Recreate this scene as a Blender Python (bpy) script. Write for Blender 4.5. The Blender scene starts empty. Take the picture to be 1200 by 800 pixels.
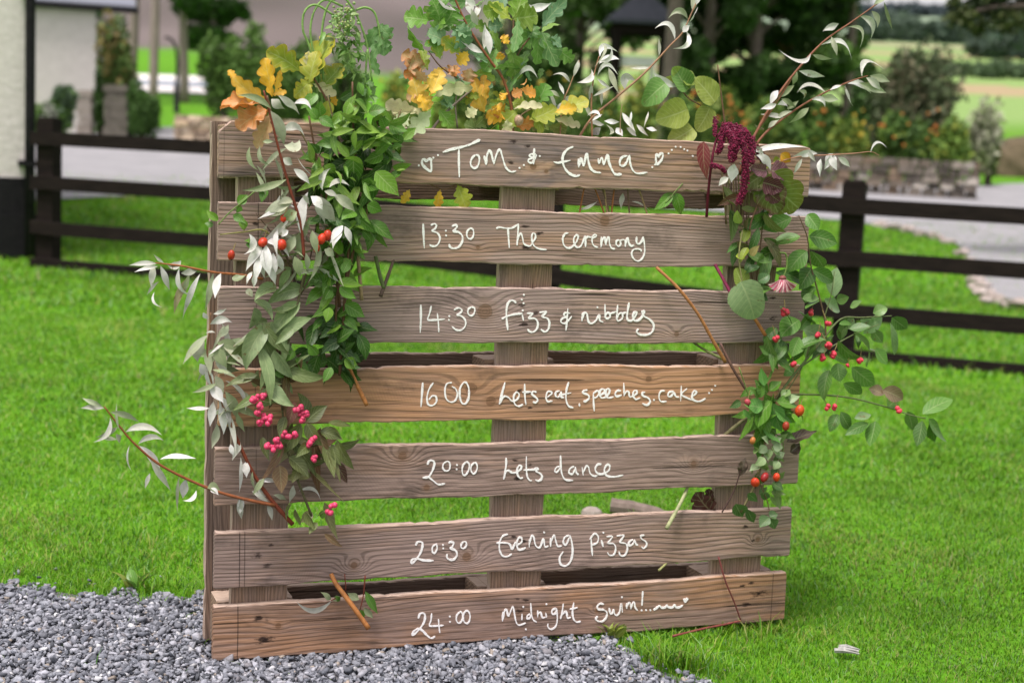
import bpy, bmesh, math, random
import numpy as np
from mathutils import Vector, Matrix

S = bpy.context.scene
COL = S.collection
R = math.radians
rng = np.random.default_rng(7)
random.seed(7)

# ------------------------------------------------------------------ camera
F_PX, PITCH, ROLL, EYE = 1794.85, R(7.892), R(2.696), 0.997
cam_d = bpy.data.cameras.new('camera')
cam = bpy.data.objects.new('camera', cam_d)
COL.objects.link(cam)
S.camera = cam
cam_d.sensor_width = 36.0
cam_d.lens = F_PX / 1200 * 36.0
cam_d.clip_start, cam_d.clip_end = 0.05, 9000
_x = np.array([1.0, 0, 0]); _u = np.array([0, math.sin(PITCH), math.cos(PITCH)]); FWD = np.array([0, math.cos(PITCH), -math.sin(PITCH)])
RIGHT = _x * math.cos(ROLL) + _u * math.sin(ROLL)
UP = _u * math.cos(ROLL) - _x * math.sin(ROLL)
CAM = np.array([0, 0, EYE])
M = Matrix.Identity(4)
for i in range(3):
    M[i][0], M[i][1], M[i][2], M[i][3] = RIGHT[i], UP[i], -FWD[i], CAM[i]
cam.matrix_world = M
cam_d.dof.use_dof = True
cam_d.dof.focus_distance = 2.86
cam_d.dof.aperture_fstop = 3.9
cam_d.dof.aperture_blades = 0

# ------------------------------------------------------------------ light: soft overcast day
SUN_EL, SUN_AZ = R(70), R(-150)          # azimuth measured from +Y towards +X: behind the camera's left shoulder
w = bpy.data.worlds.new('World'); S.world = w; w.use_nodes = True
nt = w.node_tree
bg = nt.nodes['Background']
sky = nt.nodes.new('ShaderNodeTexSky'); sky.sky_type = 'NISHITA'; sky.sun_disc = False
sky.sun_elevation = SUN_EL; sky.sun_rotation = SUN_AZ
sky.air_density = 1.0; sky.dust_density = 3.0; sky.ozone_density = 0.6
hs = nt.nodes.new('ShaderNodeHueSaturation'); hs.inputs['Saturation'].default_value = 0.22
nt.links.new(sky.outputs[0], hs.inputs['Color']); tint = nt.nodes.new('ShaderNodeMix'); tint.data_type = 'RGBA'; tint.blend_type = 'MULTIPLY'; tint.inputs[0].default_value = 1; tint.inputs[7].default_value = (1.035, .975, .985, 1)   # white balance of the cloud light
nt.links.new(hs.outputs[0], tint.inputs[6]); nt.links.new(tint.outputs[2], bg.inputs[0])
bg.inputs[1].default_value = 0.088
sd = bpy.data.lights.new('sun', 'SUN'); sd.energy = 1.5; sd.angle = R(16); sd.color = (1, .93, .91)
so = bpy.data.objects.new('sun', sd); COL.objects.link(so)
sdir = Vector((math.sin(SUN_AZ) * math.cos(SUN_EL), math.cos(SUN_AZ) * math.cos(SUN_EL), math.sin(SUN_EL)))
so.rotation_euler = sdir.to_track_quat('Z', 'Y').to_euler(); so.location = (-4, -8, 12)
S.view_settings.view_transform = 'Standard'; S.view_settings.look = 'None'; S.view_settings.gamma = 1
S.view_settings.use_curve_mapping = False
S.view_settings.exposure = 1.42
S.cycles.use_denoising = True
S.cycles.max_bounces = 6; S.cycles.diffuse_bounces = 3; S.cycles.transparent_max_bounces = 8

# ------------------------------------------------------------------ projection helpers: photo pixel -> point at a real distance
def ray(px, py):
    d = RIGHT * (px - 600) / F_PX - UP * (py - 400) / F_PX + FWD
    return d
def atd(px, py, depth):                       # point at forward depth
    return CAM + ray(px, py) * depth
def sm(t):
    t = np.clip(t, 0, 1); return t * t * (3 - 2 * t)
# terrain: eye-level lawn that drops a little to the right, rises behind the drive, then fields and moor
PXS = np.array([-300, 200, 420, 640, 1100, 1500.0])
DEP = np.array([40, 50, 62, 100, 250, 600, 1500, 3000.0])
ROW = np.array([[128, 105, 70, 62, 20, -30, -60, -60], [128, 108, 66, 60, 34, -25, -60, -60], [140, 125, 110, 90, 40, -10, -40, -40],
                [148, 140, 130, 110, 70, 40, 12, 12], [160, 170, 172, 140, 92, 56, 24, 24], [165, 172, 176, 145, 100, 60, 30, 30.0]])
def terr(x, y):
    x = np.asarray(x, float); y = np.asarray(y, float)
    near = -0.014 - 0.12 * sm((x + 1.2) / 3) * sm((y - 4) / 4) + 0.028 * np.clip(y - 12, 0, 28)
    yy = np.maximum(y, 1.0)
    px = 600 + F_PX * x / yy
    far = np.zeros_like(px)
    ld = np.log(np.clip(yy, DEP[0], DEP[-1])); lD = np.log(DEP)
    rows = np.stack([np.interp(ld, lD, ROW[i]) for i in range(len(PXS))], 0)
    pc = np.clip(px, PXS[0], PXS[-1])
    k = np.clip(np.searchsorted(PXS, pc) - 1, 0, len(PXS) - 2)
    t = (pc - PXS[k]) / (PXS[k + 1] - PXS[k])
    idx = np.indices(px.shape)
    r0 = np.take_along_axis(rows, k[None], 0)[0]; r1 = np.take_along_axis(rows, (k + 1)[None], 0)[0]
    row = r0 * (1 - t) + r1 * t
    hor = 151.5 + 0.047 * (pc - 611.7)
    far = EYE + (hor - row) / F_PX * yy
    a = sm((yy - 36) / 12)
    return near * (1 - a) + far * a
def T1(x, y): return float(terr(np.array([x]), np.array([y]))[0])
def atg(px, py, dz=0.0):                      # point on the terrain
    d = ray(px, py); t0, t1 = 0.5, 0.5
    while t1 < 4000:
        p = CAM + d * t1
        if p[2] < T1(p[0], p[1]) + dz: break
        t0, t1 = t1, t1 * 1.04 + .02
    for _ in range(30):
        tm = (t0 + t1) / 2; p = CAM + d * tm
        if p[2] < T1(p[0], p[1]) + dz: t1 = tm
        else: t0 = tm
    return CAM + d * t1

# pallet frame: X along the boards, Z up the (slightly leaning) face, Y into the depth
PO = np.array([-0.52422, 2.71728, 0.0]); YAW, LEAN = R(19.6727), R(2.0657)
PX_ = np.array([math.cos(YAW), math.sin(YAW), 0.0])
PZ_ = np.array([-math.sin(LEAN) * math.sin(YAW), math.sin(LEAN) * math.cos(YAW), math.cos(LEAN)])
PY_ = np.cross(PZ_, PX_)
def pal(u, v, wy=0.0): return PO + PX_ * u + PZ_ * v + PY_ * wy
def atp(px, py, off=0.0):                     # point on the plane OFF metres in front of the pallet's face
    d = ray(px, py); o = PO - PY_ * off
    t = np.dot(o - CAM, PY_) / np.dot(d, PY_)
    return CAM + d * t
def puv(px, py):
    p = atp(px, py) - PO
    return np.dot(p, PX_), np.dot(p, PZ_)

# ------------------------------------------------------------------ node helper and materials
class NT:
    def __init__(s, name):
        s.m = bpy.data.materials.new(name); s.m.use_nodes = True
        s.t = s.m.node_tree; s.n = s.t.nodes; s.b = s.n['Principled BSDF']; s.out = s.n['Material Output']
    def new(s, t, **kw):
        n = s.n.new(t)
        for k, v in kw.items(): setattr(n, k, v)
        return n
    def link(s, a, b): s.t.links.new(a, b)
    def put(s, sock, v):
        if isinstance(v, (int, float)): sock.default_value = v
        elif isinstance(v, tuple): sock.default_value = v if len(v) != 3 or sock.type == 'VECTOR' else (*v, 1)
        else: s.link(v, sock)
    def math(s, op, a, b=0.0, c=0.0, clamp=False):
        n = s.new('ShaderNodeMath', operation=op, use_clamp=clamp)
        s.put(n.inputs[0], a); s.put(n.inputs[1], b); s.put(n.inputs[2], c)
        return n.outputs[0]
    def mix(s, f, a, b, mode='MIX'):
        n = s.new('ShaderNodeMix', data_type='RGBA', blend_type=mode)
        s.put(n.inputs[0], f); s.put(n.inputs[6], a); s.put(n.inputs[7], b)
        return n.outputs[2]
    def coord(s, which='Object'): return s.new('ShaderNodeTexCoord').outputs[which]
    def scale(s, v, sc, loc=(0, 0, 0)):
        n = s.new('ShaderNodeMapping'); s.link(v, n.inputs[0]); n.inputs['Scale'].default_value = sc; n.inputs['Location'].default_value = loc
        return n.outputs[0]
    def noise(s, v, scale=1.0, detail=3.0, rough=.55, dist=0.0):
        n = s.new('ShaderNodeTexNoise'); s.link(v, n.inputs['Vector'])
        n.inputs['Scale'].default_value = scale; n.inputs['Detail'].default_value = detail
        n.inputs['Roughness'].default_value = rough; n.inputs['Distortion'].default_value = dist
        return n.outputs[0]
    def ramp(s, f, stops):
        n = s.new('ShaderNodeValToRGB'); s.link(f, n.inputs[0]); e = n.color_ramp.elements
        while len(e) < len(stops): e.new(.5)
        for i, (p, c) in enumerate(stops): e[i].position = p; e[i].color = (*c, 1) if len(c) == 3 else c
        return n.outputs[0]
    def step(s, v, lo, hi):
        n = s.new('ShaderNodeMapRange', interpolation_type='SMOOTHSTEP'); s.put(n.inputs[0], v)
        n.inputs[1].default_value = lo; n.inputs[2].default_value = hi
        return n.outputs[0]
    def bump(s, h, strength=.3, dist=.002):
        n = s.new('ShaderNodeBump'); s.link(h, n.inputs['Height']); n.inputs['Strength'].default_value = strength; n.inputs['Distance'].default_value = dist
        s.link(n.outputs[0], s.b.inputs['Normal'])
    def base(s, c, rough=.8, spec=.3):
        s.put(s.b.inputs['Base Color'], c); s.put(s.b.inputs['Roughness'], rough); s.b.inputs['Specular IOR Level'].default_value = spec
        return s.m
    def attr(s, name='col'): return s.new('ShaderNodeAttribute', attribute_name=name).outputs[0]

def mat_noise(name, c0, c1, sc=8.0, rough=.8, bump=.3, dist=.01, spec=.3, stretch=(1, 1, 1)):
    t = NT(name); v = t.scale(t.coord(), stretch)
    n = t.noise(v, sc, 5, .6)
    m = t.base(t.ramp(n, [(.3, c0), (.7, c1)]), rough, spec)
    if bump: t.bump(n, bump, dist)
    return m

def mat_wood(name, seed, grey, warm, warmth, knots=(), spots=(), dark=.45, ringw=.0062, blue=.3, lines=()):
    """weathered sawn softwood: growth rings that flow round knots, fine fibre, cracks; X runs along the grain"""
    t = NT(name); o = t.coord(); rs = random.Random(seed)
    sx = t.new('ShaderNodeSeparateXYZ'); t.link(o, sx.inputs[0]); x, y, z = sx.outputs
    off = (rs.uniform(0, 50), rs.uniform(0, 50), rs.uniform(0, 50))
    low = t.noise(t.scale(o, (1.7, 3, 7), off), 1, 2, .5)
    mid = t.noise(t.scale(o, (6, 30, 30), off), 1, 3, .6)
    r = t.math('MULTIPLY_ADD', low, .085, t.math('MULTIPLY_ADD', mid, .006, t.math('MULTIPLY_ADD', y, .55, z)))
    kd = None; kring = None
    for kx, kz, kr, amp in knots:
        dx = t.math('SUBTRACT', x, kx); dz = t.math('SUBTRACT', z, kz)
        d2 = t.math('ADD', t.math('MULTIPLY', t.math('POWER', t.math('ABSOLUTE', dx), 2), .42), t.math('POWER', t.math('ABSOLUTE', dz), 2))
        g = t.math('EXPONENT', t.math('DIVIDE', d2, -(kr * 2.3) ** 2))
        r = t.math('MULTIPLY_ADD', g, amp, r)
        d3 = t.math('SQRT', t.math('ADD', t.math('POWER', t.math('ABSOLUTE', dx), 2), t.math('POWER', t.math('ABSOLUTE', dz), 2)))
        q = t.math('DIVIDE', d3, kr)
        kd = q if kd is None else t.math('MINIMUM', kd, q)
    ph = t.math('MULTIPLY', r, 2 * math.pi / ringw)
    ring = t.math('MULTIPLY_ADD', t.math('SINE', ph), .5, .5)
    ring = t.step(ring, .42, .98)
    amt = t.noise(t.scale(o, (2.5, 5, 16), off[::-1]), 1, 2, .5)
    ring = t.math('MULTIPLY', ring, t.math('MULTIPLY_ADD', t.step(amt, .30, .60), .7, .4))
    fs = rs.uniform(.6, 1.35); fib = t.noise(t.scale(o, (rs.uniform(5, 14), 200 * fs, 300 * fs), off), 1, 3, .6)
    blot = t.noise(t.scale(o, (2.6, 6, 13), off[::-1]), 1, 4, .6, .4)
    wm = t.math('MULTIPLY_ADD', t.step(blot, .36, .68), 1.0, warmth - .5, clamp=True)
    c = t.mix(wm, grey, warm)
    bl = t.noise(t.scale(o, (2.1, 5, 9), (off[1], off[2], off[0])), 1, 4, .65, .8)
    c = t.mix(t.math('MULTIPLY', t.step(bl, .50, .66), blue), c, (grey[0] * .52, grey[1] * .60, grey[2] * .72))
    pal_ = t.noise(t.scale(o, (3.5, 8, 20), (off[2], off[0], off[1])), 1, 5, .7, .5)
    c = t.mix(t.math('MULTIPLY', t.step(pal_, .56, .72), .4), c, (min(.6, warm[0] * 1.5), min(.5, warm[1] * 1.5), min(.45, warm[2] * 1.6)))
    saw = t.math('SINE', t.math('MULTIPLY_ADD', x, rs.uniform(900, 1500), t.math('MULTIPLY', z, rs.uniform(-900, 900))))
    sawm = t.step(t.noise(t.scale(o, (3, 3, 5), off), 1, 2), .55, .7)
    c = t.mix(t.math('MULTIPLY', t.math('MULTIPLY', t.step(saw, .2, .9), sawm), .22), c, tuple(k * .5 for k in grey))
    c = t.mix(t.math('MULTIPLY', ring, dark), c, tuple(k * .33 for k in grey))
    c = t.mix(t.math('MULTIPLY', t.step(fib, .46, .64), .34), c, tuple(k * .30 for k in warm))
    c = t.mix(t.math('MULTIPLY', t.step(fib, .50, .36), .22), c, tuple(min(1, k * 1.9) for k in grey))
    dirt = t.noise(t.scale(o, (5, 9, 9), off), 1, 5, .7)
    c = t.mix(t.math('MULTIPLY', t.step(dirt, .54, .74), .6), c, (.045, .035, .03))
    crk = t.noise(t.scale(o, (3.2, 60, 210), off[::-1]), 1, 2, .4)
    ck = t.step(crk, .68, .71)
    c = t.mix(t.math('MULTIPLY', ck, .75), c, (.02, .014, .011))
    if kd is not None:
        wob = t.math('MULTIPLY_ADD', t.noise(t.scale(o, (60, 60, 60), off), 1, 2), .5, t.math('SUBTRACT', kd, .25))
        kk = t.step(wob, 1.05, .8)
        kr2 = t.math('MULTIPLY_ADD', t.math('SINE', t.math('MULTIPLY', wob, 19)), .5, .5)
        kc = t.mix(kr2, (.085, .042, .024), (.17, .095, .058))
        kc = t.mix(t.step(wob, .72, .98), kc, (.03, .017, .012))
        c = t.mix(t.math('MULTIPLY', kk, .9), c, kc)
        halo = t.math('MULTIPLY', t.step(wob, 2.3, 1.0), .45)
        c = t.mix(halo, c, tuple(k * .62 for k in warm))
    for px_, pz_, pr, st in spots:                 # rust-stained nail holes and dents
        dx = t.math('MULTIPLY', t.math('SUBTRACT', x, px_), .5); dz = t.math('SUBTRACT', z, pz_)
        d = t.math('SQRT', t.math('ADD', t.math('MULTIPLY', dx, dx), t.math('MULTIPLY', dz, dz)))
        d = t.math('MULTIPLY_ADD', t.math('SUBTRACT', t.noise(t.scale(o, (70, 160, 200), off), 1, 3, .6), .5), pr * 3.2, d)
        c = t.mix(t.math('MULTIPLY', t.step(d, pr, pr * .2), st), c, (.02, .012, .010))
    for lx, st in lines:                           # scored strap marks across the grain
        d = t.math('ABSOLUTE', t.math('MULTIPLY_ADD', t.math('SUBTRACT', low, .5), .006, t.math('SUBTRACT', x, lx)))
        c = t.mix(t.math('MULTIPLY', t.step(d, .0016, .0005), st), c, (.03, .02, .016))
    h = t.math('MULTIPLY_ADD', fib, .7, t.math('MULTIPLY_ADD', ring, -.5, t.math('MULTIPLY', ck, -1.6)))
    dk = t.noise(t.scale(o, (1.6, 4, 22), off), 1, 4, .65, .6)
    c = t.mix(t.math('MULTIPLY', t.step(dk, .52, .75), .3), c, tuple(k * .42 for k in grey))
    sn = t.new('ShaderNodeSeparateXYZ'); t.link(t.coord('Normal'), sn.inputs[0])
    edge = t.step(t.math('ABSOLUTE', sn.outputs[2]), .55, .85)             # long edges, top and bottom, coloured paler to stand for sky light on top
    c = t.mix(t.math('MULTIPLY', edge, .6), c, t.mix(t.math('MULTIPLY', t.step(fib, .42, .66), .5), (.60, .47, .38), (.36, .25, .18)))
    t.base(c, .9, .12); t.bump(h, .6, .0014)
    return t.m

def mat_leaf(name, vein=.35, rough=.45, trans=.25, nl=9.0):
    t = NT(name); c = t.attr(); uv = t.new('ShaderNodeUVMap').outputs[0]
    sx = t.new('ShaderNodeSeparateXYZ'); t.link(uv, sx.inputs[0]); u, v = sx.outputs[0], sx.outputs[1]   # u along the leaf, v across -1..1 (stored 0..1)
    a = t.math('ABSOLUTE', t.math('MULTIPLY_ADD', v, 2.0, -1.0))
    rib = t.step(a, .09, .02)
    lat = t.math('SINE', t.math('MULTIPLY', t.math('MULTIPLY_ADD', a, -.28, u), 2 * math.pi * nl))
    lat = t.math('MULTIPLY', t.step(lat, .8, .99), .7)
    vv = t.math('MAXIMUM', rib, lat)
    n = t.noise(t.coord(), 90, 4, .6)
    n2 = t.noise(t.coord(), 22, 3, .6)
    c2 = t.mix(t.math('MULTIPLY', t.step(n, .35, .75), .4), c, t.mix(.55, c, (.02, .02, .005), 'MULTIPLY'))
    c2 = t.mix(t.math('MULTIPLY', t.step(n2, .45, .7), .25), c2, t.mix(.5, c2, (.9, .8, .35), 'MULTIPLY'))
    c3 = t.mix(t.math('MULTIPLY', vv, vein), c2, t.mix(.55, c2, (.62, .68, .36)))
    n3 = t.noise(t.coord(), 75, 3, .65, .6); n4 = t.noise(t.coord(), 26, 2, .5)
    c3 = t.mix(t.math('MULTIPLY', t.math('MULTIPLY', t.step(n3, .60, .70), t.step(n4, .5, .62)), .75), c3, (.16, .085, .03))   # brown blemishes
    t.base(c3, rough, .35); t.bump(t.math('MULTIPLY_ADD', vv, -1.0, n), .25, .0015)
    tr = t.new('ShaderNodeBsdfTranslucent'); t.link(c3, tr.inputs[0])
    ms = t.new('ShaderNodeMixShader'); ms.inputs[0].default_value = trans
    t.link(t.b.outputs[0], ms.inputs[1]); t.link(tr.outputs[0], ms.inputs[2]); t.link(ms.outputs[0], t.out.inputs[0])
    return t.m
def mat_attr(name, rough=.7, spec=.3, var=.3, sc=40, trans=0.0):
    t = NT(name); c = t.attr(); n = t.noise(t.coord(), sc, 4, .6)
    c2 = t.mix(t.math('MULTIPLY', t.step(n, .35, .7), var), c, t.mix(.7, c, (.1, .1, .1), 'MULTIPLY'))
    t.base(c2, rough, spec)
    if trans:
        tr = t.new('ShaderNodeBsdfTranslucent'); t.link(c2, tr.inputs[0])
        ms = t.new('ShaderNodeMixShader'); ms.inputs[0].default_value = trans
        t.link(t.b.outputs[0], ms.inputs[1]); t.link(tr.outputs[0], ms.inputs[2]); t.link(ms.outputs[0], t.out.inputs[0])
    return t.m

# ------------------------------------------------------------------ mesh builder
class MB:
    def __init__(s): s.v = []; s.f = []; s.c = []; s.uv = []; s.n = 0
    def add(s, verts, faces, col=(1, 1, 1), uv=None):
        verts = np.asarray(verts, float).reshape(-1, 3); k = len(verts)
        s.v.append(verts)
        s.f += [tuple(i + s.n for i in f) for f in faces]
        c = np.asarray(col, float); s.c.append(np.broadcast_to(c, (k, 3)) if c.ndim == 1 else c)
        s.uv.append(np.zeros((k, 2)) if uv is None else np.asarray(uv, float))
        s.n += k
    def build(s, name, mat, parent=None, smooth=False, local=False):
        V = np.concatenate(s.v) if s.v else np.zeros((0, 3))
        if parent is not None and not local: V = V - np.array(parent.location)
        me = bpy.data.meshes.new(name); me.from_pydata(V.tolist(), [], s.f)
        C = np.concatenate(s.c); at = me.color_attributes.new('col', 'FLOAT_COLOR', 'POINT')
        at.data.foreach_set('color', np.concatenate([C, np.ones((len(C), 1))], 1).astype(np.float32).ravel())
        uv = np.concatenate(s.uv)
        if uv.any():
            ul = me.uv_layers.new(name='UVMap'); li = np.empty(len(me.loops), np.int32); me.loops.foreach_get('vertex_index', li)
            ul.data.foreach_set('uv', uv[li].astype(np.float32).ravel())
        if smooth: me.polygons.foreach_set('use_smooth', np.ones(len(me.polygons), bool))
        me.materials.append(mat); me.update()
        o = bpy.data.objects.new(name, me); COL.objects.link(o)
        if parent is not None: o.parent = parent
        return o
    # shapes
    def box(s, lo, hi, col=(1, 1, 1), M3=None, org=None):
        x0, y0, z0 = lo; x1, y1, z1 = hi
        v = np.array([[x0, y0, z0], [x1, y0, z0], [x1, y1, z0], [x0, y1, z0], [x0, y0, z1], [x1, y0, z1], [x1, y1, z1], [x0, y1, z1]], float)
        if M3 is not None: v = v @ M3.T
        if org is not None: v = v + org
        s.add(v, [(0, 3, 2, 1), (4, 5, 6, 7), (0, 1, 5, 4), (1, 2, 6, 5), (2, 3, 7, 6), (3, 0, 4, 7)], col)
    def tube(s, pts, r0, r1=None, seg=7, col=(1, 1, 1), jit=0.0):
        P = np.asarray(pts, float); n = len(P); r1 = r0 if r1 is None else r1
        tg = np.gradient(P, axis=0); tg /= np.linalg.norm(tg, axis=1)[:, None] + 1e-9
        up = np.array([.31, .2, .93]); vs = []; uvs = []
        for i in range(n):
            a = np.cross(tg[i], up); a /= np.linalg.norm(a) + 1e-9; b = np.cross(tg[i], a)
            r = (r0 + (r1 - r0) * i / max(1, n - 1)) * (1 + jit * rng.normal())
            for k in range(seg):
                th = 2 * math.pi * k / seg
                vs.append(P[i] + (a * math.cos(th) + b * math.sin(th)) * r); uvs.append((i / n, k / seg))
        fs = [(i * seg + k, i * seg + (k + 1) % seg, (i + 1) * seg + (k + 1) % seg, (i + 1) * seg + k) for i in range(n - 1) for k in range(seg)]
        fs += [tuple(range(seg))[::-1], tuple((n - 1) * seg + k for k in range(seg))]
        s.add(vs, fs, col, uvs)
    def ball(s, c, r, col=(1, 1, 1), seg=10, rings=7, axis=None):
        c = np.asarray(c, float); r = np.broadcast_to(np.asarray(r, float), (3,))
        vs = []
        for i in range(rings + 1):
            ph = math.pi * i / rings
            for k in range(seg):
                th = 2 * math.pi * k / seg
                vs.append([math.sin(ph) * math.cos(th) * r[0], math.sin(ph) * math.sin(th) * r[1], math.cos(ph) * r[2]])
        vs = np.array(vs)
        if axis is not None:
            q = Vector(axis).to_track_quat('Z', 'Y').to_matrix(); vs = vs @ np.array(q).T
        fs = [(i * seg + k, (i + 1) * seg + k, (i + 1) * seg + (k + 1) % seg, i * seg + (k + 1) % seg) for i in range(rings) for k in range(seg)]
        s.add(vs + c, fs, col)

def empty(name, loc):
    o = bpy.data.objects.new(name, None); COL.objects.link(o); o.location = tuple(float(k) for k in loc); o.empty_display_size = .05
    return o
def tag(o, label=None, cat=None, group=None, kind=None):
    for k, v in (('label', label), ('category', cat), ('group', group), ('kind', kind)):
        if v: o[k] = v
    return o
def thing(name, loc, label, cat, group=None): return tag(empty(name, loc), label, cat, group)
def smooth_path(pts, n=8):
    P = np.asarray(pts, float)
    if len(P) < 3:
        t = np.linspace(0, 1, n)[:, None]; return P[0] * (1 - t) + P[-1] * t
    Q = np.vstack([2 * P[0] - P[1], P, 2 * P[-1] - P[-2]]); out = []
    for i in range(1, len(Q) - 2):
        p0, p1, p2, p3 = Q[i - 1], Q[i], Q[i + 1], Q[i + 2]
        for t in np.arange(n) / n:
            out.append(.5 * (2 * p1 + (p2 - p0) * t + (2 * p0 - 5 * p1 + 4 * p2 - p3) * t * t + (3 * p1 - p0 - 3 * p2 + p3) * t ** 3))
    out.append(P[-1]); return np.array(out)
def big_mesh(name, V, tris, quads, mat, col=None, parent=None, smooth=False):
    me = bpy.data.meshes.new(name); nv = len(V); me.vertices.add(nv); me.vertices.foreach_set('co', V.astype(np.float32).ravel())
    nt_, nq = len(tris), len(quads)
    li = np.concatenate([np.asarray(quads, np.int32).ravel(), np.asarray(tris, np.int32).ravel()])
    me.loops.add(len(li)); me.loops.foreach_set('vertex_index', li)
    me.polygons.add(nq + nt_)
    st = np.concatenate([np.arange(nq) * 4, nq * 4 + np.arange(nt_) * 3]).astype(np.int32)
    me.polygons.foreach_set('loop_start', st)
    me.update(calc_edges=True)
    if col is not None:
        at = me.color_attributes.new('col', 'FLOAT_COLOR', 'POINT')
        at.data.foreach_set('color', np.concatenate([col, np.ones((nv, 1))], 1).astype(np.float32).ravel())
    if smooth: me.polygons.foreach_set('use_smooth', np.ones(nq + nt_, bool))
    me.materials.append(mat); me.validate()
    o = bpy.data.objects.new(name, me); COL.objects.link(o)
    if parent is not None: o.parent = parent
    return o

# ------------------------------------------------------------------ the ground: one sheet to the horizon
def px_of(P):
    q = np.asarray(P, float) - CAM; d = q @ FWD
    return 600 + F_PX * (q @ RIGHT) / d, 400 - F_PX * (q @ UP) / d
EDGE_X = [-400, -60, 60, 120, 200, 240, 330, 420, 560, 700, 740, 790, 840, 900, 1000, 1200]
EDGE_Y = [668, 680, 690, 699, 695, 700, 708, 718, 732, 748, 768, 790, 805, 834, 894, 1100]
def gravel_side(x, y):                        # >0 inside the gravel (in photo-pixel units), measured on flat ground
    P = np.stack([x, y, np.zeros_like(x)], -1); px, py = px_of(P)
    wob = 5 * np.sin(x * 31 + 1.3) + 4 * np.sin(x * 77 + y * 20) + 3 * np.sin(x * 140 + 2)
    return np.where(y > .3, py - np.interp(px, EDGE_X, EDGE_Y) + wob, 500.0 - 0 * x)

def ground():
    fine = np.arange(-27, 27.01, .3); coarse = np.arange(31, 330, 5.0)
    az = np.radians(np.concatenate([fine, coarse])); na = len(az)
    rr = np.concatenate([np.geomspace(.3, 3000, 230)]); nr = len(rr)
    A, RR = np.meshgrid(az, rr); X = (RR * np.sin(A)).ravel(); Y = (RR * np.cos(A)).ravel()
    Z = terr(X, Y); V = np.stack([X, Y, Z], 1)
    px = 600 + F_PX * X / np.maximum(Y, 1); d = np.maximum(Y, 0)
    lawn = np.array([.085, .235, .010]); C = np.tile(lawn, (len(X), 1))
    n = np.sin(X * .9 + Y * .35) * np.sin(Y * .6 - X * .2)
    C *= (1 + .08 * n)[:, None]
    left = sm((590 - px) / 50)[:, None]
    moor = np.array([.115, .088, .095]) * (1 + .18 * np.sin(X * .03 + Y * .017) + .12 * np.sin(X * .11))[:, None]
    heath = sm((d - 90) / 30)[:, None] * left
    C = C * (1 - heath) + moor * heath
    far = sm((d - 75) / 30)[:, None] * (1 - left)
    band = np.sin(d * .05 + px * .004)
    field = np.where((band > .55)[:, None], np.array([.33, .25, .155]), np.array([.2, .3, .1]))
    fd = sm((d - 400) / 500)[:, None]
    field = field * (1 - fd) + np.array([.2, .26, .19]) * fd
    C = C * (1 - far) + field * far
    V = np.vstack([V, [[0, 0, terr(np.zeros(1), np.zeros(1))[0]]]]); C = np.vstack([C, lawn[None]])
    i = np.arange(nr - 1)[:, None]; k = np.arange(na)[None]; k2 = (k + 1) % na
    Q = np.stack([i * na + k, i * na + k2, (i + 1) * na + k2, (i + 1) * na + k], -1).reshape(-1, 4)[:, ::-1]
    Tr = np.stack([np.full(na, nr * na), np.arange(na), (np.arange(na) + 1) % na], 1)[:, ::-1]
    t = NT('ground'); c = t.attr(); o = t.coord()
    n1 = t.noise(o, 1.3, 4, .6); n2 = t.noise(t.scale(o, (1, .5, 1)), 28, 4, .7); n3 = t.noise(o, 9, 3, .6)
    c = t.mix(t.math('MULTIPLY', t.step(n1, .4, .7), .3), c, t.mix(.8, c, (.9, 1.0, .5), 'MULTIPLY'))
    c = t.mix(t.math('MULTIPLY', t.step(n3, .45, .75), .25), c, (.16, .3, .03))
    c = t.mix(t.math('MULTIPLY', t.step(n2, .4, .8), .45), c, t.mix(1.0, c, (.35, .4, .3), 'MULTIPLY'))
    t.base(c, .9, .1); t.bump(n2, .4, .02)
    o = big_mesh('ground', V, Tr, Q, t.m, C, smooth=True); tag(o, kind='structure')
ground()

def strip(name, pxs, near, far, mat, dz, rows=6, label=None):
    pxs = np.asarray(pxs, float); V = []
    for a, n_, f_ in zip(pxs, near, far):
        p0, p1 = atg(a, n_), atg(a, f_)
        for k in range(rows + 1):
            p = p0 + (p1 - p0) * k / rows; V.append([p[0], p[1], T1(p[0], p[1]) + dz])
    m = rows + 1; Q = [(i * m + k, (i + 1) * m + k, (i + 1) * m + k + 1, i * m + k + 1) for i in range(len(pxs) - 1) for k in range(rows)]
    b = MB(); b.add(V, Q); o = b.build(name, mat, smooth=True); tag(o, label, kind='structure'); return o

# drive of pale grey chippings behind the fence
t = NT('drive_chippings'); o = t.coord(); n1 = t.noise(o, 2.0, 4, .6); n2 = t.noise(o, 60, 3, .7)
c = t.ramp(n1, [(.3, (.235, .235, .24)), (.7, (.315, .31, .315))]); c = t.mix(t.math('MULTIPLY', t.step(n2, .4, .7), .4), c, (.17, .17, .18))
t.base(c, .95, .1); t.bump(n2, .5, .02); M_DRIVE = t.m
dpx = np.array([-300, -60, 60, 140, 200, 260, 400, 600, 800, 950, 1000, 1031, 1060, 1090, 1117, 1127, 1136, 1141, 1147, 1156, 1168, 1185, 1210, 1300, 1500])
dnr = np.interp(dpx, [-300, 60, 160, 260, 600, 955, 1000, 1060, 1117, 1127, 1136, 1141, 1147, 1156, 1168, 1185, 1210, 1300, 1500],
                [250, 237, 232, 226, 233, 258, 262, 272, 285, 294, 305, 318, 331, 344, 352, 356, 359, 366, 380])
dfr = np.interp(dpx, [-300, 75, 100, 208, 250, 600, 950, 1145, 1200, 1500], [165, 160, 152, 150, 158, 195, 212, 219, 216, 222])
strip('driveway', dpx, dnr, dfr, M_DRIVE, .03, rows=10)
M_PALE = mat_noise('pale_path_surface', (.55, .52, .49), (.66, .63, .6), 4, .9, .1)
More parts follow.
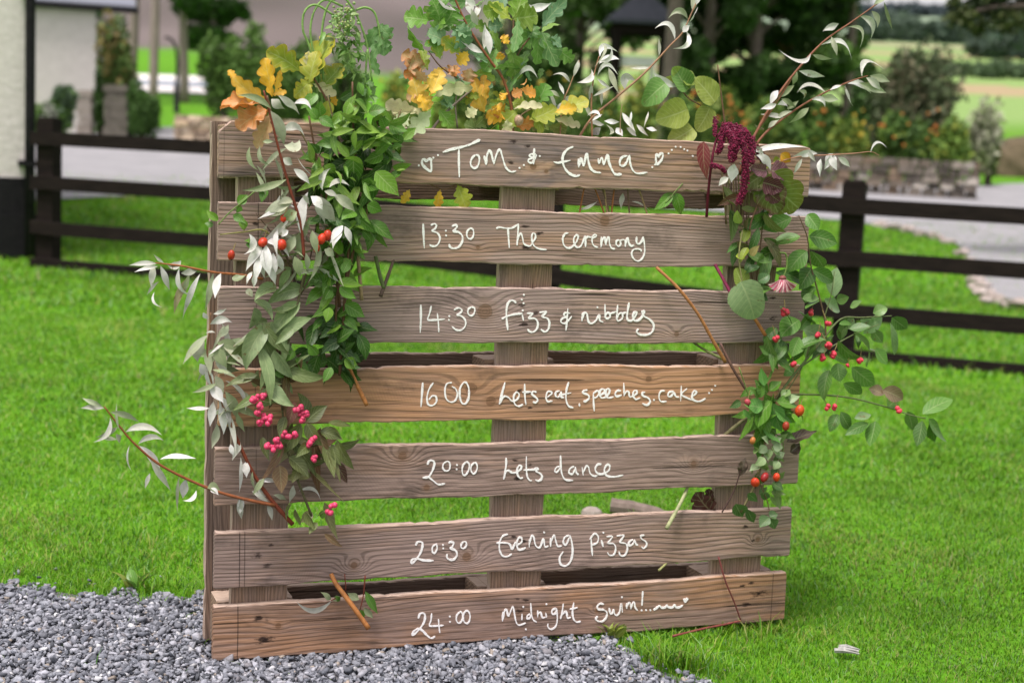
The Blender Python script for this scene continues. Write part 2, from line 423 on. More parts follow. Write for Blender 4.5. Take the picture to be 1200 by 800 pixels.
M_ROAD = mat_noise('road_surface', (.2, .23, .27), (.26, .29, .33), 4, .8, .1)
lp = np.linspace(125, 420, 14)
strip('path', lp, np.interp(lp, [125, 420], [94, 104]), np.interp(lp, [125, 420], [87, 97]), M_PALE, .05, 3)
strip('road', lp, np.interp(lp, [125, 420], [99.5, 110]), np.interp(lp, [125, 420], [94, 104.5]), M_ROAD, .05, 3)
strip('footpath', lp, np.interp(lp, [125, 420], [107, 119]), np.interp(lp, [125, 420], [100, 110.5]), M_PALE, .05, 3)

# gravel bed + stones
gx = np.linspace(-250, 1250, 120)
gb = mat_noise('gravel_grit', (.07, .07, .075), (.17, .17, .18), 120, .95, .6, .01)
strip('gravel_bed', gx, np.full(120, 1500.0), np.minimum(np.interp(gx, EDGE_X, EDGE_Y) + 4, 1400), gb, .004, 8)
def gravel():
    protos = []
    for k in range(36):
        bm = bmesh.new(); r = np.random.default_rng(100 + k)
        for _ in range(13):
            p = r.normal(size=3); p /= np.linalg.norm(p); p *= r.uniform(.82, 1.08)
            bm.verts.new(p * np.array([1, r.uniform(.55, .88), r.uniform(.34, .6)]))
        bmesh.ops.convex_hull(bm, input=bm.verts)
        bm.verts.ensure_lookup_table(); bm.verts.index_update()
        bmesh.ops.triangulate(bm, faces=bm.faces)
        used = sorted({v.index for f in bm.faces for v in f.verts}); mp = {u: i for i, u in enumerate(used)}
        vs = np.array([bm.verts[u].co[:] for u in used]); fs = np.array([[mp[v.index] for v in f.verts] for f in bm.faces])
        protos.append((vs, fs)); bm.free()
    N = 40000
    y = rng.uniform(1.75, 3.35, N * 3); x = rng.uniform(-1.6, 1.3, N * 3)
    g = gravel_side(x, y); keep = (g > -2) | ((g > -22) & (rng.random(len(g)) < .02)); keep &= np.abs(x) < y * .44 + .1
    x, y = x[keep], y[keep]; lay = rng.random(len(x))
    VV, FF, CC, off = [], [], [], 0
    pal_ = np.array([[0.127, 0.137, 0.159], [0.188, 0.197, 0.224], [0.261, 0.273, 0.303], [0.364, 0.372, 0.408], [0.077, 0.083, 0.095], [0.520, 0.524, 0.535], [0.326, 0.283, 0.240], [0.217, 0.211, 0.226]])
    pr = np.array([.14, .26, .27, .17, .06, .03, .025, .045])
    for i in range(len(x)):
        vs, fs = protos[rng.integers(36)]
        s = float(np.clip(rng.lognormal(math.log(.0069), .30), .0036, .0145))
        q = rng.normal(size=4); q /= np.linalg.norm(q); q[1:3] *= .32; q /= np.linalg.norm(q)
        a, b, c_, d = q; Rm = np.array([[1 - 2 * (c_ * c_ + d * d), 2 * (b * c_ - a * d), 2 * (b * d + a * c_)], [2 * (b * c_ + a * d), 1 - 2 * (b * b + d * d), 2 * (c_ * d - a * b)], [2 * (b * d - a * c_), 2 * (c_ * d + a * b), 1 - 2 * (b * b + c_ * c_)]])
        z = -.012 + s * .35 + (.009 * lay[i] if lay[i] > .35 else 0)
        VV.append(vs @ Rm.T * s + [x[i], y[i], z]); FF.append(fs + off); off += len(vs)
        CC.append(np.tile(pal_[rng.choice(8, p=pr)] * rng.uniform(.8, 1.2), (len(vs), 1)))
    m = mat_attr('gravel_stone', .85, .25, .55, 160)
    o = big_mesh('gravel', np.concatenate(VV), np.concatenate(FF), np.zeros((0, 4), int), m, np.concatenate(CC))
    tag(o, 'loose blue-grey angular gravel at the foot of the pallet', kind='stuff')
gravel()

# lawn: blades by distance
def clover(r):
    # low broad-leaved weeds and clover between the blades, thicker at the right of the pallet
    N = 3000; y = np.sqrt(r.uniform(2.1 ** 2, 5.2 ** 2, N)); x = r.uniform(-.42, .42, N) * y
    dens = np.clip(.25 + .75 * np.sin(x * 2.3 + 1.0) * np.sin(y * 2.1 + .4), 0, 1) * np.where(x > .3, 1.0, .45)
    k = (r.random(N) < dens) & (gravel_side(x, y) < 6); x, y = x[k], y[k]; n = len(x); z = terr(x, y) + r.uniform(.008, .019, n)
    m = 7; a = np.arange(m) * 2 * np.pi / m; s = r.uniform(.003, .0065, n); ph = r.uniform(0, 6.3, n); tx, ty = r.normal(0, .35, n), r.normal(0, .35, n)
    el = r.uniform(.5, 1, n)
    X = np.cos(a)[None] * s[:, None]; Y = np.sin(a)[None] * s[:, None] * el[:, None]
    XX = X * np.cos(ph)[:, None] - Y * np.sin(ph)[:, None]; YY = X * np.sin(ph)[:, None] + Y * np.cos(ph)[:, None]
    V = np.stack([x[:, None] + XX, y[:, None] + YY, z[:, None] + XX * tx[:, None] + YY * ty[:, None]], -1)
    ctr = np.stack([x, y, z - s * .25], -1)[:, None]; V = np.concatenate([V, ctr], 1).reshape(-1, 3)
    b = np.arange(n)[:, None] * (m + 1); i = np.arange(m)[None]
    T = np.stack([b + i, b + (i + 1) % m, np.broadcast_to(b + m, (n, m))], -1).reshape(-1, 3)
    pc = np.array([[.09, .24, .02], [.12, .28, .03], [.14, .30, .04], [.17, .29, .05], [.07, .2, .025]]); C = pc[r.integers(0, 5, n)] * r.uniform(.8, 1.2, (n, 1))
    o = big_mesh('clover', V, T, np.zeros((0, 4), int), mat_attr('clover_leaf', .6, .25, .3, 200, .25), np.repeat(C, m + 1, 0))
    tag(o, 'clover and small weeds growing through the lawn', kind='stuff')
def grass():
    M_G = mat_attr('grass_blade', .55, .3, .15, 60, .35)
    parts = []
    def zone(y0, y1, dens, hgt, wid, seed):
        r = np.random.default_rng(seed); N = int((y1 ** 2 - y0 ** 2) * .42 * dens)
        y = np.sqrt(r.uniform(y0 ** 2, y1 ** 2, N)); x = r.uniform(-.42, .42, N) * y
        g = gravel_side(x, y)
        pk = np.where(g < -14, 1.0, np.where(g < 4, .55, 0.012)); keep = r.random(N) < pk
        # tufts on the gravel at the pallet's right foot
        x, y, g = x[keep], y[keep], g[keep]
        return x, y, hgt * np.exp(r.normal(0, .33, len(x))) * np.where(g > -30, 1.15, 1), wid * r.uniform(.7, 1.3, len(x))
    for a in ((2.1, 3.3, 54000, .012, .0018, 1), (3.3, 4.6, 32000, .0135, .0023, 2), (4.6, 7.5, 10000, .0165, .004, 3), (7.5, 12, 2200, .025, .0085, 4), (12, 19, 800, .03, .014, 5)):
        parts.append(zone(*a))
    r = np.random.default_rng(9)
    for (px, py, n, sd, hh) in ((765, 776, 110, .022, .03), (796, 786, 200, .028, .042), (720, 748, 160, .06, .014), (690, 744, 130, .05, .012), (880, 740, 120, .05, .026), (770, 752, 120, .06, .014), (200, 690, 140, .07, .026), (120, 690, 90, .05, .024), (330, 610, 80, .1, .03)):
        p = atg(px, py); parts.append((p[0] + r.normal(0, sd, n), p[1] + r.normal(0, sd * .7, n), hh * np.exp(r.normal(0, .3, n)), np.full(n, .0027)))
    x, y, h, wd = (np.concatenate([p[i] for p in parts]) for i in range(4)); N = len(x)
    z = terr(x, y)
    patch = .5 + .5 * np.sin(x * 2.1 + np.sin(y * 1.7) * 1.5) * np.sin(y * 1.3 + x * .6); p2 = np.sin(x * 7 + 2 * np.sin(y * 5)) * np.sin(y * 6.3 - x * 2)
    h = h * (1 + .22 * p2)
    th = r.uniform(0, 2 * np.pi, N); lean = r.uniform(.2, 1.35, N) * h
    dx, dy = np.cos(th), np.sin(th); ph = th + r.uniform(.9, 2.2, N); wx, wy = np.cos(ph), np.sin(ph)
    B = np.stack([x, y, z - .002], 1); W = np.stack([wx, wy, 0 * x], 1) * (wd / 2)[:, None]; D = np.stack([dx, dy, 0 * x], 1)
    m1 = B + D * (lean * .3)[:, None]; m1[:, 2] += h * .58
    tp = B + D * lean[:, None]; tp[:, 2] += h * r.uniform(.8, 1.0, N)
    V = np.stack([B - W, B + W, m1 - W * .85, m1 + W * .85, tp], 1).reshape(-1, 3)
    base = np.arange(N) * 5
    Q = np.stack([base, base + 1, base + 3, base + 2], 1); T = np.stack([base + 2, base + 3, base + 4], 1)
    c0 = np.array([.088, .27, .007]); c1 = np.array([.20, .39, .014]); c2 = np.array([.30, .36, .07]); c3 = np.array([.045, .16, .012]); c4 = np.array([.34, .34, .13])
    u = r.random(N)[:, None]; k = r.random(N)
    C = c0 * (1 - u) + c1 * u
    C = np.where((k < .10)[:, None], c3, C); C = np.where((k > .92)[:, None], c2, C); C = np.where((k > .975)[:, None], c4, C)
    dry = sm((np.sin(x * 3.3 + 1.9) * np.sin(y * 2.9 + .3) + .5 * np.sin(x * 8.1 + y * 5) - .62) / .5)
    for (qx, qy, sx_, sy_) in ((235, 655, .16, .05), (540, 560, .2, .08), (940, 745, .2, .06), (1060, 700, .12, .05), (60, 640, .1, .06)):
        q = atg(qx, qy); dry = np.maximum(dry, .9 * np.exp(-((x - q[0]) / sx_) ** 2 - ((y - q[1]) / sy_) ** 2))
    dmask = (r.random(N) < dry * .3)[:, None]
    C = np.where(dmask, c2 * r.uniform(.7, 1.2, N)[:, None], C)
    C = np.where(((k > .86) & (k < .92))[:, None], np.array([.22, .38, .13]), C)
    C = C * .92 * (.80 + .40 * patch)[:, None] * (1 + .16 * np.sin(x * 13 + 3 * np.sin(y * 9)) * np.sin(y * 11 + x * 4))[:, None]
    o = big_mesh('grass', V, T, Q, M_G, np.repeat(C, 5, 0))
    tag(o, 'short bright green mown lawn grass', kind='stuff')
    clover(r)
grass()

# ------------------------------------------------------------------ leaf-cloud vegetation
M_LEAFCLOUD = mat_attr('foliage', .6, .25, .25, 3, .25)
M_BARK = mat_noise('bark', (.11, .085, .07), (.22, .18, .15), 14, .9, .5, .02, stretch=(1, 1, .25))
M_BARK_D = mat_noise('dark_bark', (.05, .038, .03), (.1, .08, .065), 14, .9, .5, .02, stretch=(1, 1, .25))
def cloud(lobes, n, size, cols, seed, up=.25, core=.35, flat=1.0):
    """n leaf-sized faces spread through lobes [(centre, radii)]"""
    r = np.random.default_rng(seed); L = len(lobes)
    cen = np.array([l[0] for l in lobes], float); rad = np.array([l[1] for l in lobes], float).reshape(L, -1)
    if rad.shape[1] == 1: rad = np.repeat(rad, 3, 1)
    vol = rad.prod(1) ** (2 / 3); k = r.choice(L, n, p=vol / vol.sum())
    d = r.normal(size=(n, 3)); d /= np.linalg.norm(d, axis=1)[:, None]
    rr = (core + (1 - core) * r.random(n) ** .6) * (1 + .12 * np.sin(d[:, 0] * 7 + k) * np.sin(d[:, 2] * 6 + k * 2))
    P = cen[k] + d * rad[k] * rr[:, None]
    a = r.normal(size=(n, 3)); a[:, 2] *= flat; a /= np.linalg.norm(a, axis=1)[:, None]; b = np.cross(a, d + r.normal(size=(n, 3)) * .6); b /= np.linalg.norm(b, axis=1)[:, None] + 1e-9
    s = size * r.uniform(.6, 1.4, n)[:, None]
    V = np.stack([P - a * s, P + b * s * .5, P + a * s, P - b * s * .5], 1).reshape(-1, 3)
    F = np.arange(n)[:, None] * 4 + np.arange(4)
    cols = np.array(cols, float); cl = r.integers(0, len(cols), L); ci = np.where(r.random(n) < .55, cl[k], r.integers(0, len(cols), n))
    C = cols[ci] * r.uniform(.75, 1.3, n)[:, None]
    return V, F, np.repeat(C, 4, 0)
def cloud_obj(name, parent, *a, **k):
    V, F, C = cloud(*a, **k)
    o = big_mesh(name, V - np.array(parent.location), np.zeros((0, 3), int), F, M_LEAFCLOUD, C, parent); return o
def lobes_in(c, rad, n, seed, s=.5):
    r = np.random.default_rng(seed); c = np.asarray(c, float); rad = np.asarray(rad, float); out = []
    for _ in range(n):
        d = r.normal(size=3); d /= np.linalg.norm(d); out.append((c + d * rad * r.uniform(.15, .75), rad * s * r.uniform(.7, 1.25)))
    return out
GR_D = [(.045, .10, .02), (.065, .14, .028), (.032, .07, .018)]
GR_M = [(.085, .17, .03), (.11, .21, .04), (.06, .125, .026)]
GR_Y = [(.19, .26, .04), (.14, .24, .04), (.26, .31, .05)]
def shrub(name, label, cat, px, py0, py1, wpx, depth, cols, seed, n=2600, size=.06, group=None, nl=9, stem=True, up=0.0):
    """a bush whose top and width are given in photo pixels at its own depth; its foot goes to the ground"""
    top = atd(px, py0, depth); bot = atd(px, py1, depth); g = T1(bot[0], bot[1])
    zb = g if up == 0 else bot[2]
    rx = wpx / 2 / F_PX * depth; h = top[2] - zb; c = np.array([bot[0], bot[1], zb + h * .53])
    t = thing(name, (bot[0], bot[1], g), label, cat, group)
    cloud_obj('foliage', t, lobes_in(c, (rx, rx * .9, h * .52), nl, seed), n, size, cols, seed)
    if stem:
        b = MB()
        for k in range(4):
            e = c + np.array([rng.uniform(-.5, .5) * rx, rng.uniform(-.4, .4) * rx, h * rng.uniform(0, .3)])
            b.tube(smooth_path([[bot[0] + rng.uniform(-.1, .1), bot[1], g - .05], (c + e) / 2 + [0, 0, -h * .2], e], 4), .03, .008, 6)
        b.build('stems', M_BARK_D, t)
    return t
def tree(name, label, px, depth, hgt, crown_lo, crown_r, trunk_r, cols, seed, n=9000, size=.16, group=None, cat='tree', bark=None, nl=16, conical=False, lean=0.0):
    q = atd(px, 150, depth); x, y = q[0], q[1]; g = T1(x, y)
    t = thing(name, (x, y, g), label, cat, group); b = MB(); r = np.random.default_rng(seed)
    ptop = np.array([x + lean * hgt, y, g + hgt * .93])
    path = smooth_path([[x, y, g - .1], [x + r.uniform(-.1, .1) + lean * hgt * .3, y, g + hgt * .35], [x + lean * hgt * .7, y + r.uniform(-.2, .2), g + hgt * .65], ptop], 5)
    b.tube(path, trunk_r, trunk_r * .25, 9, jit=.05)
    lobes = []
    for k in range(nl):
        f = r.uniform(0, 1); z = g + crown_lo + (hgt - crown_lo) * f; th = r.uniform(0, 2 * math.pi)
        rad = crown_r * ((1.05 - f * .92) if conical else (.55 + .55 * math.sin(math.pi * min(1, f * .9 + .08))))
        cx = np.interp(z, path[:, 2], path[:, 0]); e = np.array([cx + math.cos(th) * rad * .62, y + math.sin(th) * rad * .62, z])
        st = np.array([cx, y, z - rad * (.05 if conical else .4)])
        b.tube(smooth_path([st, (st + e) / 2 + [0, 0, .08 * rad], e], 4), trunk_r * .28, trunk_r * .06, 5)
        s = crown_r * r.uniform(.26, .46); lobes.append((e, (s, s, s * (.45 if conical else .75))))
    b.build('trunk', bark or M_BARK, t, smooth=True)
    cloud_obj('crown', t, lobes, n, size, cols, seed)
    return t

# ------------------------------------------------------------------ fence
M_FENCE = mat_noise('creosoted_timber', (.007, .005, .0045), (.018, .0125, .0105), 9, .85, .5, .004, .12, stretch=(1, 1, 6))
fl = atd(57, 305, 9.76); fr = atd(988, 400, 8.2)
F0 = np.array([fl[0], fl[1]]); F1 = np.array([fr[0], fr[1]]); FD = (F1 - F0) / 3
fence = thing('fence', (F0[0], F0[1], T1(*F0)), 'dark brown four-rail timber fence across the lawn behind the pallet', 'fence')
fdir = FD / np.linalg.norm(FD); fn = np.array([fdir[1], -fdir[0]])      # towards the camera
if fn[1] > 0: fn = -fn
R3 = np.array([[fdir[0], -fn[0], 0], [fdir[1], -fn[1], 0], [0, 0, 1]])
for k in range(0, 6):
    p = F0 + FD * k; g = T1(*p)
    b = MB(); b.box((-.06, -.05, -.1), (.06, .05, .93), M3=R3, org=np.array([p[0], p[1], g]))
    b.box((-.052, -.042, .93), (.052, .042, .945), M3=R3, org=np.array([p[0], p[1], g]))
    b.build('post', M_FENCE, fence)
for k in range(-1, 5):
    a, c = F0 + FD * k, F0 + FD * (k + 1)
    if k == -1: a = F0 - FD * .05
    for j, zc in enumerate((.815, .535, .255, .02)):
        b = MB(); n = 10; ring = []
        for i in range(n + 1):
            p = a + (c - a) * i / n + (fn * .068); z = T1(*(a + (c - a) * i / n)) if 0 <= k else T1(*F0)
            zz = z + zc + .003 * math.sin(j * 2 + k * 1.7); hh = .042 + .0012 * math.sin(j * 2.9 + k)
            for sgn, dz in ((-1, -hh), (1, -hh), (1, hh), (-1, hh)):
                q = p + fn * .017 * sgn; ring.append([q[0], q[1], zz + dz])
        fs = [(i * 4 + m, i * 4 + (m + 1) % 4, (i + 1) * 4 + (m + 1) % 4, (i + 1) * 4 + m) for i in range(n) for m in range(4)] + [(3, 2, 1, 0), tuple(n * 4 + m for m in range(4))]
        b.add(ring, fs); b.build('rail', M_FENCE, fence)

# ------------------------------------------------------------------ near white building at the left edge
M_WHITE = mat_noise('white_roughcast', (.58, .53, .505), (.70, .645, .62), 26, .95, .6, .01)
M_BLACK = mat_noise('black_paint', (.006, .006, .007), (.014, .013, .014), 30, .75, .2, .004, .15)
def house_frame(px, py, depth, side_az):
    c = atd(px, py, depth); a = R(side_az); back = np.array([math.sin(a), math.cos(a), 0]); lft = np.array([-math.cos(a), math.sin(a), 0])
    return np.array([c[0], c[1], T1(c[0], c[1])]), np.stack([-lft, back, [0, 0, 1]], 1)     # columns: right, back, up
C0, R0 = house_frame(39, 300, 10.2, -23)
hb = thing('white_building', C0, 'white roughcast building with black plinth and downpipe at the fence end', 'building')
b = MB(); b.box((-5, 0, .5), (0, 6, 4.2), M3=R0, org=C0); b.build('wall', M_WHITE, hb)
b = MB(); b.box((-5.03, -.03, -.2), (.02, 6.03, .30), M3=R0, org=C0); b.box((-5.02, -.02, .30), (.012, 6.02, .335), M3=R0, org=C0); b.box((-5.015, -.015, .335), (.01, 6.015, .54), M3=R0, org=C0); b.build('plinth', M_BLACK, hb)
b = MB(); b.tube([C0 + R0 @ np.array([-.03, -.07, z]) for z in (0.02, 1.0, 2.2, 4.1)], .034, .034, 12); b.build('downpipe', M_BLACK, hb, smooth=True)
b = MB()
for z in (.62, 1.75, 3.1): b = MB(); b.box((-.1, -.11, z), (.045, -.0, z + .035), M3=R0, org=C0); b.build('pipe_clip', M_BLACK, hb)
M_SLATE = mat_noise('grey_slate', (.14, .15, .18), (.2, .21, .25), 9, .7, .3, .01, stretch=(1, 3, 3))
b = MB(); v = np.array([[-5.2, -.3, 4.15], [.2, -.3, 4.15], [.2, 3, 6], [-5.2, 3, 6], [-5.2, 6.3, 4.15], [.2, 6.3, 4.15]]) @ R0.T + C0
v2 = v - [0, 0, .12]; b.add(np.vstack([v, v2]), [(0, 1, 2, 3), (3, 2, 5, 4), (9, 8, 7, 6), (10, 11, 8, 9), (0, 6, 7, 1), (4, 5, 11, 10), (1, 7, 8, 2), (2, 8, 11, 5), (0, 3, 9, 6), (3, 4, 10, 9)]); b.build('roof', M_SLATE, hb)

# ------------------------------------------------------------------ white cottage with slate roof beyond the drive
C1, R1 = house_frame(111, 150, 30.0, -21)
M_WHITE2 = mat_noise('cottage_render', (.56, .515, .50), (.64, .59, .575), 8, .95, .3, .01)
ct = thing('cottage', C1, 'white rendered cottage with a grey slate roof beyond the drive', 'cottage')
eav = atd(100, 12, 30.0)[2] - C1[2]
b = MB(); b.box((-9, 0, -.3), (0, 6, eav), M3=R1, org=C1); b.build('wall', M_WHITE2, ct)
b = MB(); v = np.array([[-9.3, -.12, eav - .03], [.75, -.12, eav - .03], [.75, 3, eav + 2.4], [-9.3, 3, eav + 2.4], [-9.3, 6.4, eav - .03], [.75, 6.4, eav - .03]]) @ R1.T + C1
v2 = v + [0, 0, .14]; b.add(np.vstack([v2, v]), [(0, 1, 2, 3), (3, 2, 5, 4), (9, 8, 7, 6), (10, 11, 8, 9), (0, 6, 7, 1), (4, 5, 11, 10), (1, 7, 8, 2), (2, 8, 11, 5), (0, 3, 9, 6), (3, 4, 10, 9)]); b.build('roof', M_SLATE, ct)
b = MB(); b.box((.02, .6, -.3), (.66, 5, eav - .12), M3=R1, org=C1); b.build('porch', M_WHITE2, ct)
b = MB(); b.tube([C1 + R1 @ np.array([x, -.17, eav + .02]) for x in (-9.3, -4, .78)], .06, .06, 8); b.build('gutter', M_BLACK, ct)
# gate pillars
M_STONE = mat_noise('pillar_stone', (.2, .17, .145), (.36, .32, .28), 7, .9, .6, .02)
M_STONE_D = mat_noise('mossy_stone', (.07, .065, .05), (.15, .135, .11), 7, .9, .6, .02)
def pillar(px, py0, wpx, depth, mat, label):
    g = atd(px, 150, depth); gz = T1(g[0], g[1]); top = atd(px, py0, depth)[2] - gz; wd = wpx / 2 / F_PX * depth
    t = thing('gate_pillar', (g[0], g[1], gz), label, 'gate pillar', 'gate pillars by the cottage'); o = np.array([g[0], g[1], gz])
    b = MB(); z = -.1; k = 0
    while z < top - .16:
        h = .17 + .05 * math.sin(k * 2.3); j = .02 * math.sin(k * 4.1); b.box((-wd + j, -wd, z), (wd + j * .4, wd, min(z + h - .008, top - .12)), org=o); z += h; k += 1
    b.build('shaft', mat, t); b = MB(); b.box((-wd * 1.12, -wd * 1.12, top - .117), (wd * 1.12, wd * 1.12, top - .03), org=o); b.box((-wd * .9, -wd * .9, top - .03), (wd * .9, wd * .9, top), org=o); b.build('capstone', mat, t)
pillar(101, 106, 16, 28.6, M_STONE, 'pale stone gate pillar against the cottage wall')
pillar(139, 100, 27, 27.6, M_STONE_D, 'dark mossy stone gate pillar under the climbing plant')
# shrubs round the cottage
shrub('shrub', 'low green shrub at the foot of the cottage wall', 'shrub', 66, 94, 150, 58, 27.5, GR_M + [(.1, .16, .09)], 21, 2600, .07)
shrub('flowering_shrub', 'shrub with pale flowers between fence and cottage', 'shrub', 48, 118, 158, 34, 26, GR_M + [(.28, .3, .24)], 22, 900, .06)
shrub('clipped_bush', 'rounded dark green bush beside the mossy gate pillar', 'bush', 168, 93, 152, 44, 27.4, GR_D + [(.05, .1, .02)], 23, 2600, .05)
cl = shrub('climbing_plant', 'tall leafy climber with orange tints on the cottage corner', 'climber', 138, 14, 150, 56, 28.6, [(.10, .17, .04), (.15, .22, .05), (.22, .18, .06), (.07, .12, .03)], 24, 3600, .07, nl=14)
shrub('shrub', 'dark narrow shrub between the two gate pillars', 'shrub', 117, 80, 152, 22, 28.2, GR_D, 25, 1200, .06)
# thin black pole by the left garden wall
pb = atg(207, 133); t = thing('lamp_post', pb, 'thin black metal post with a hooked top by the garden wall', 'post')
b = MB(); ptop = atd(203, 47, pb[1]); b.tube([pb - [0, 0, .1], pb * .5 + (atd(207, 100, pb[1])) * .5, atd(207, 100, pb[1])], .085, .07, 8); b.build('base', M_BLACK, t)
b = MB(); b.tube(smooth_path([atd(207, 100, pb[1]), atd(208, 75, pb[1]), atd(206, 56, pb[1]), atd(200, 46, pb[1]), atd(193, 44, pb[1])], 5), .05, .035, 8); b.build('shaft', M_BLACK, t)

# ------------------------------------------------------------------ rubble garden walls
def rubble_wall(name, label, p0, p1, h0, h1, thick, cols, seed, course=.105, cat='wall'):
    r = np.random.default_rng(seed); p0, p1 = np.asarray(p0, float), np.asarray(p1, float)
    L = np.linalg.norm((p1 - p0)[:2]); d = (p1 - p0)[:2] / L; n = np.array([d[1], -d[0]])
    if n[1] > 0: n = -n
    t = thing(name, (p0[0], p0[1], T1(*p0[:2])), label, cat); cols = np.array(cols)
    b = MB(); RR = np.array([[d[0], -n[0], 0], [d[1], -n[1], 0], [0, 0, 1]]); cp = MB()
    z = -.1
    while z < max(h0, h1) - .04:
        s = -.05
        ch = course * r.uniform(.75, 1.3)
        while s < L:
            wd = r.uniform(.09, .30); hh = h0 + (h1 - h0) * s / L
            if z + ch * .4 < hh:
                e = min(s + wd, L); o = np.array([p0[0] + d[0] * s, p0[1] + d[1] * s, T1(p0[0] + d[0] * s, p0[1] + d[1] * s) + z])
                bb = r.uniform(-.025, .025); k = .02
                v = np.array([[0, bb, 0], [e - s - .012, bb + r.uniform(-.02, .02), 0], [e - s - .012, thick, 0], [0, thick, 0], [k, bb + k, ch * r.uniform(.85, 1)], [e - s - k, bb + k, ch * r.uniform(.85, 1)], [e - s - k, thick, ch * .9], [k, thick, ch * .9]])
                b.add(v @ RR.T + o, [(0, 3, 2, 1), (4, 5, 6, 7), (0, 1, 5, 4), (1, 2, 6, 5), (2, 3, 7, 6), (3, 0, 4, 7)], cols[r.integers(len(cols))] * r.uniform(.75, 1.25))
            s += wd
        z += ch
    b.build('stonework', mat_attr('rubble_stone_' + name, .92, .2, .5, 9), t)
    return t
ST = [(.17, .145, .12), (.11, .095, .08), (.24, .21, .175), (.14, .115, .09), (.08, .07, .058), (.19, .14, .10), (.33, .30, .26)]
pa, pc = atg(840, 208), atg(1146, 223)
pc = atd(1146, 223, 24); pa = atd(835, 208, 25.0)
rubble_wall('stone_wall', 'low rubble stone wall holding up the flower border on the right', pa, pc, .62, .60, .5, ST, 31)
pa, pc = atd(206, 157, 25.5), atd(420, 172, 24.5)
rubble_wall('garden_wall', 'short tan rubble wall end beside the black post on the left', pa, pc, .62, .62, .5, [(.4, .3, .2), (.3, .22, .15), (.45, .36, .26), (.2, .15, .11)], 32)
# edging stones where the drive meets the lawn
egx = [(1128, 300), (1134, 308), (1137, 315), (1133, 324), (1140, 322), (1143, 333), (1138, 338), (1150, 339), (1147, 347), (1158, 346), (1163, 353), (1155, 356), (1172, 356), (1110, 286), (1095, 281), (1078, 277), (1062, 273), (1045, 270), (1032, 267), (1180, 361), (1195, 363)]
for i, (a, c) in enumerate(egx):
    p = atg(a, c); r = np.random.default_rng(300 + i); s = r.uniform(.05, .11)
    bm = bmesh.new()
    for _ in range(16):
        q = r.normal(size=3); q /= np.linalg.norm(q); bm.verts.new(q * s * [1.1, .9, .6])
    bmesh.ops.convex_hull(bm, input=bm.verts); me = bpy.data.meshes.new('edging_stone'); bm.to_mesh(me); bm.free()
    if i == 0: M_EDGE = mat_noise('edging_stone', (.2, .16, .13), (.42, .37, .34), 12, .9, .5, .01)
    me.materials.append(M_EDGE); o = bpy.data.objects.new('edging_stone', me); COL.objects.link(o); o.location = (p[0], p[1], p[2] + s * .25 + .01)
    tag(o, 'rough pale stone edging the corner of lawn and drive', 'stone', 'edging stones along the drive')

# ------------------------------------------------------------------ gazebo, border, shrubs and trees behind
gp = atg(738, 160); GD = 33.0; gq = atd(745, 150, GD); gz = T1(gq[0], gq[1]); gpx = GD / F_PX
gz0 = thing('gazebo', (gq[0], gq[1], gz), 'open timber gazebo with dark pyramid roof among the trees', 'gazebo'); go = np.array([gq[0], gq[1], gz])
ev = atd(740, 27, GD)[2] - gz; hw = 36 * gpx
b = MB(); a_ = hw * 1.18; pk = 1.15 * (27 - (-6)) * gpx
b.add(np.array([[-a_, -a_, ev], [a_, -a_, ev], [a_, a_, ev], [-a_, a_, ev], [0, 0, ev + pk], [-a_, -a_, ev - .08], [a_, -a_, ev - .08], [a_, a_, ev - .08], [-a_, a_, ev - .08]]) + go, [(0, 1, 4), (1, 2, 4), (2, 3, 4), (3, 0, 4), (5, 6, 1, 0), (6, 7, 2, 1), (7, 8, 3, 2), (8, 5, 0, 3), (8, 7, 6, 5)]); b.build('roof', mat_noise('dark_slate', (.035, .04, .055), (.06, .065, .08), 9, .6, .3, .01), gz0)
for sx_ in (-1, 1):
    for sy_ in (-1, 1):
        b = MB(); b.box((sx_ * hw * .8 - .09, sy_ * hw * .8 - .09, -.2), (sx_ * hw * .8 + .09, sy_ * hw * .8 + .09, ev - .28), org=go); b.build('post', M_FENCE, gz0)
for sy_ in (-1, 1):
    b = MB(); b.box((-hw, sy_ * hw * .8 - .07, ev - .279), (hw, sy_ * hw * .8 + .07, ev - .082), org=go); b.build('beam', M_FENCE, gz0)
t = thing('garden_table', go + [-.1, -.2, 0], 'small white table standing under the gazebo', 'table'); o_ = go + [-.1, -.2, 0]
tz = atd(738, 68, GD)[2] - gz
b = MB(); b.box((-.42, -.35, tz - .06), (.42, .35, tz), org=o_); b.box((-.4, -.33, tz - .2), (.4, .33, tz - .062), org=o_); b.build('tabletop', mat_noise('white_paint', (.7, .7, .68), (.8, .8, .78), 8, .5, 0), t)
for sx_ in (-1, 1):
    for sy_ in (-1, 1):
        b = MB(); b.box((sx_ * .36 - .03, sy_ * .29 - .03, 0), (sx_ * .36 + .03, sy_ * .29 + .03, tz - .202), org=o_); b.build('leg', bpy.data.materials['white_paint'], t)

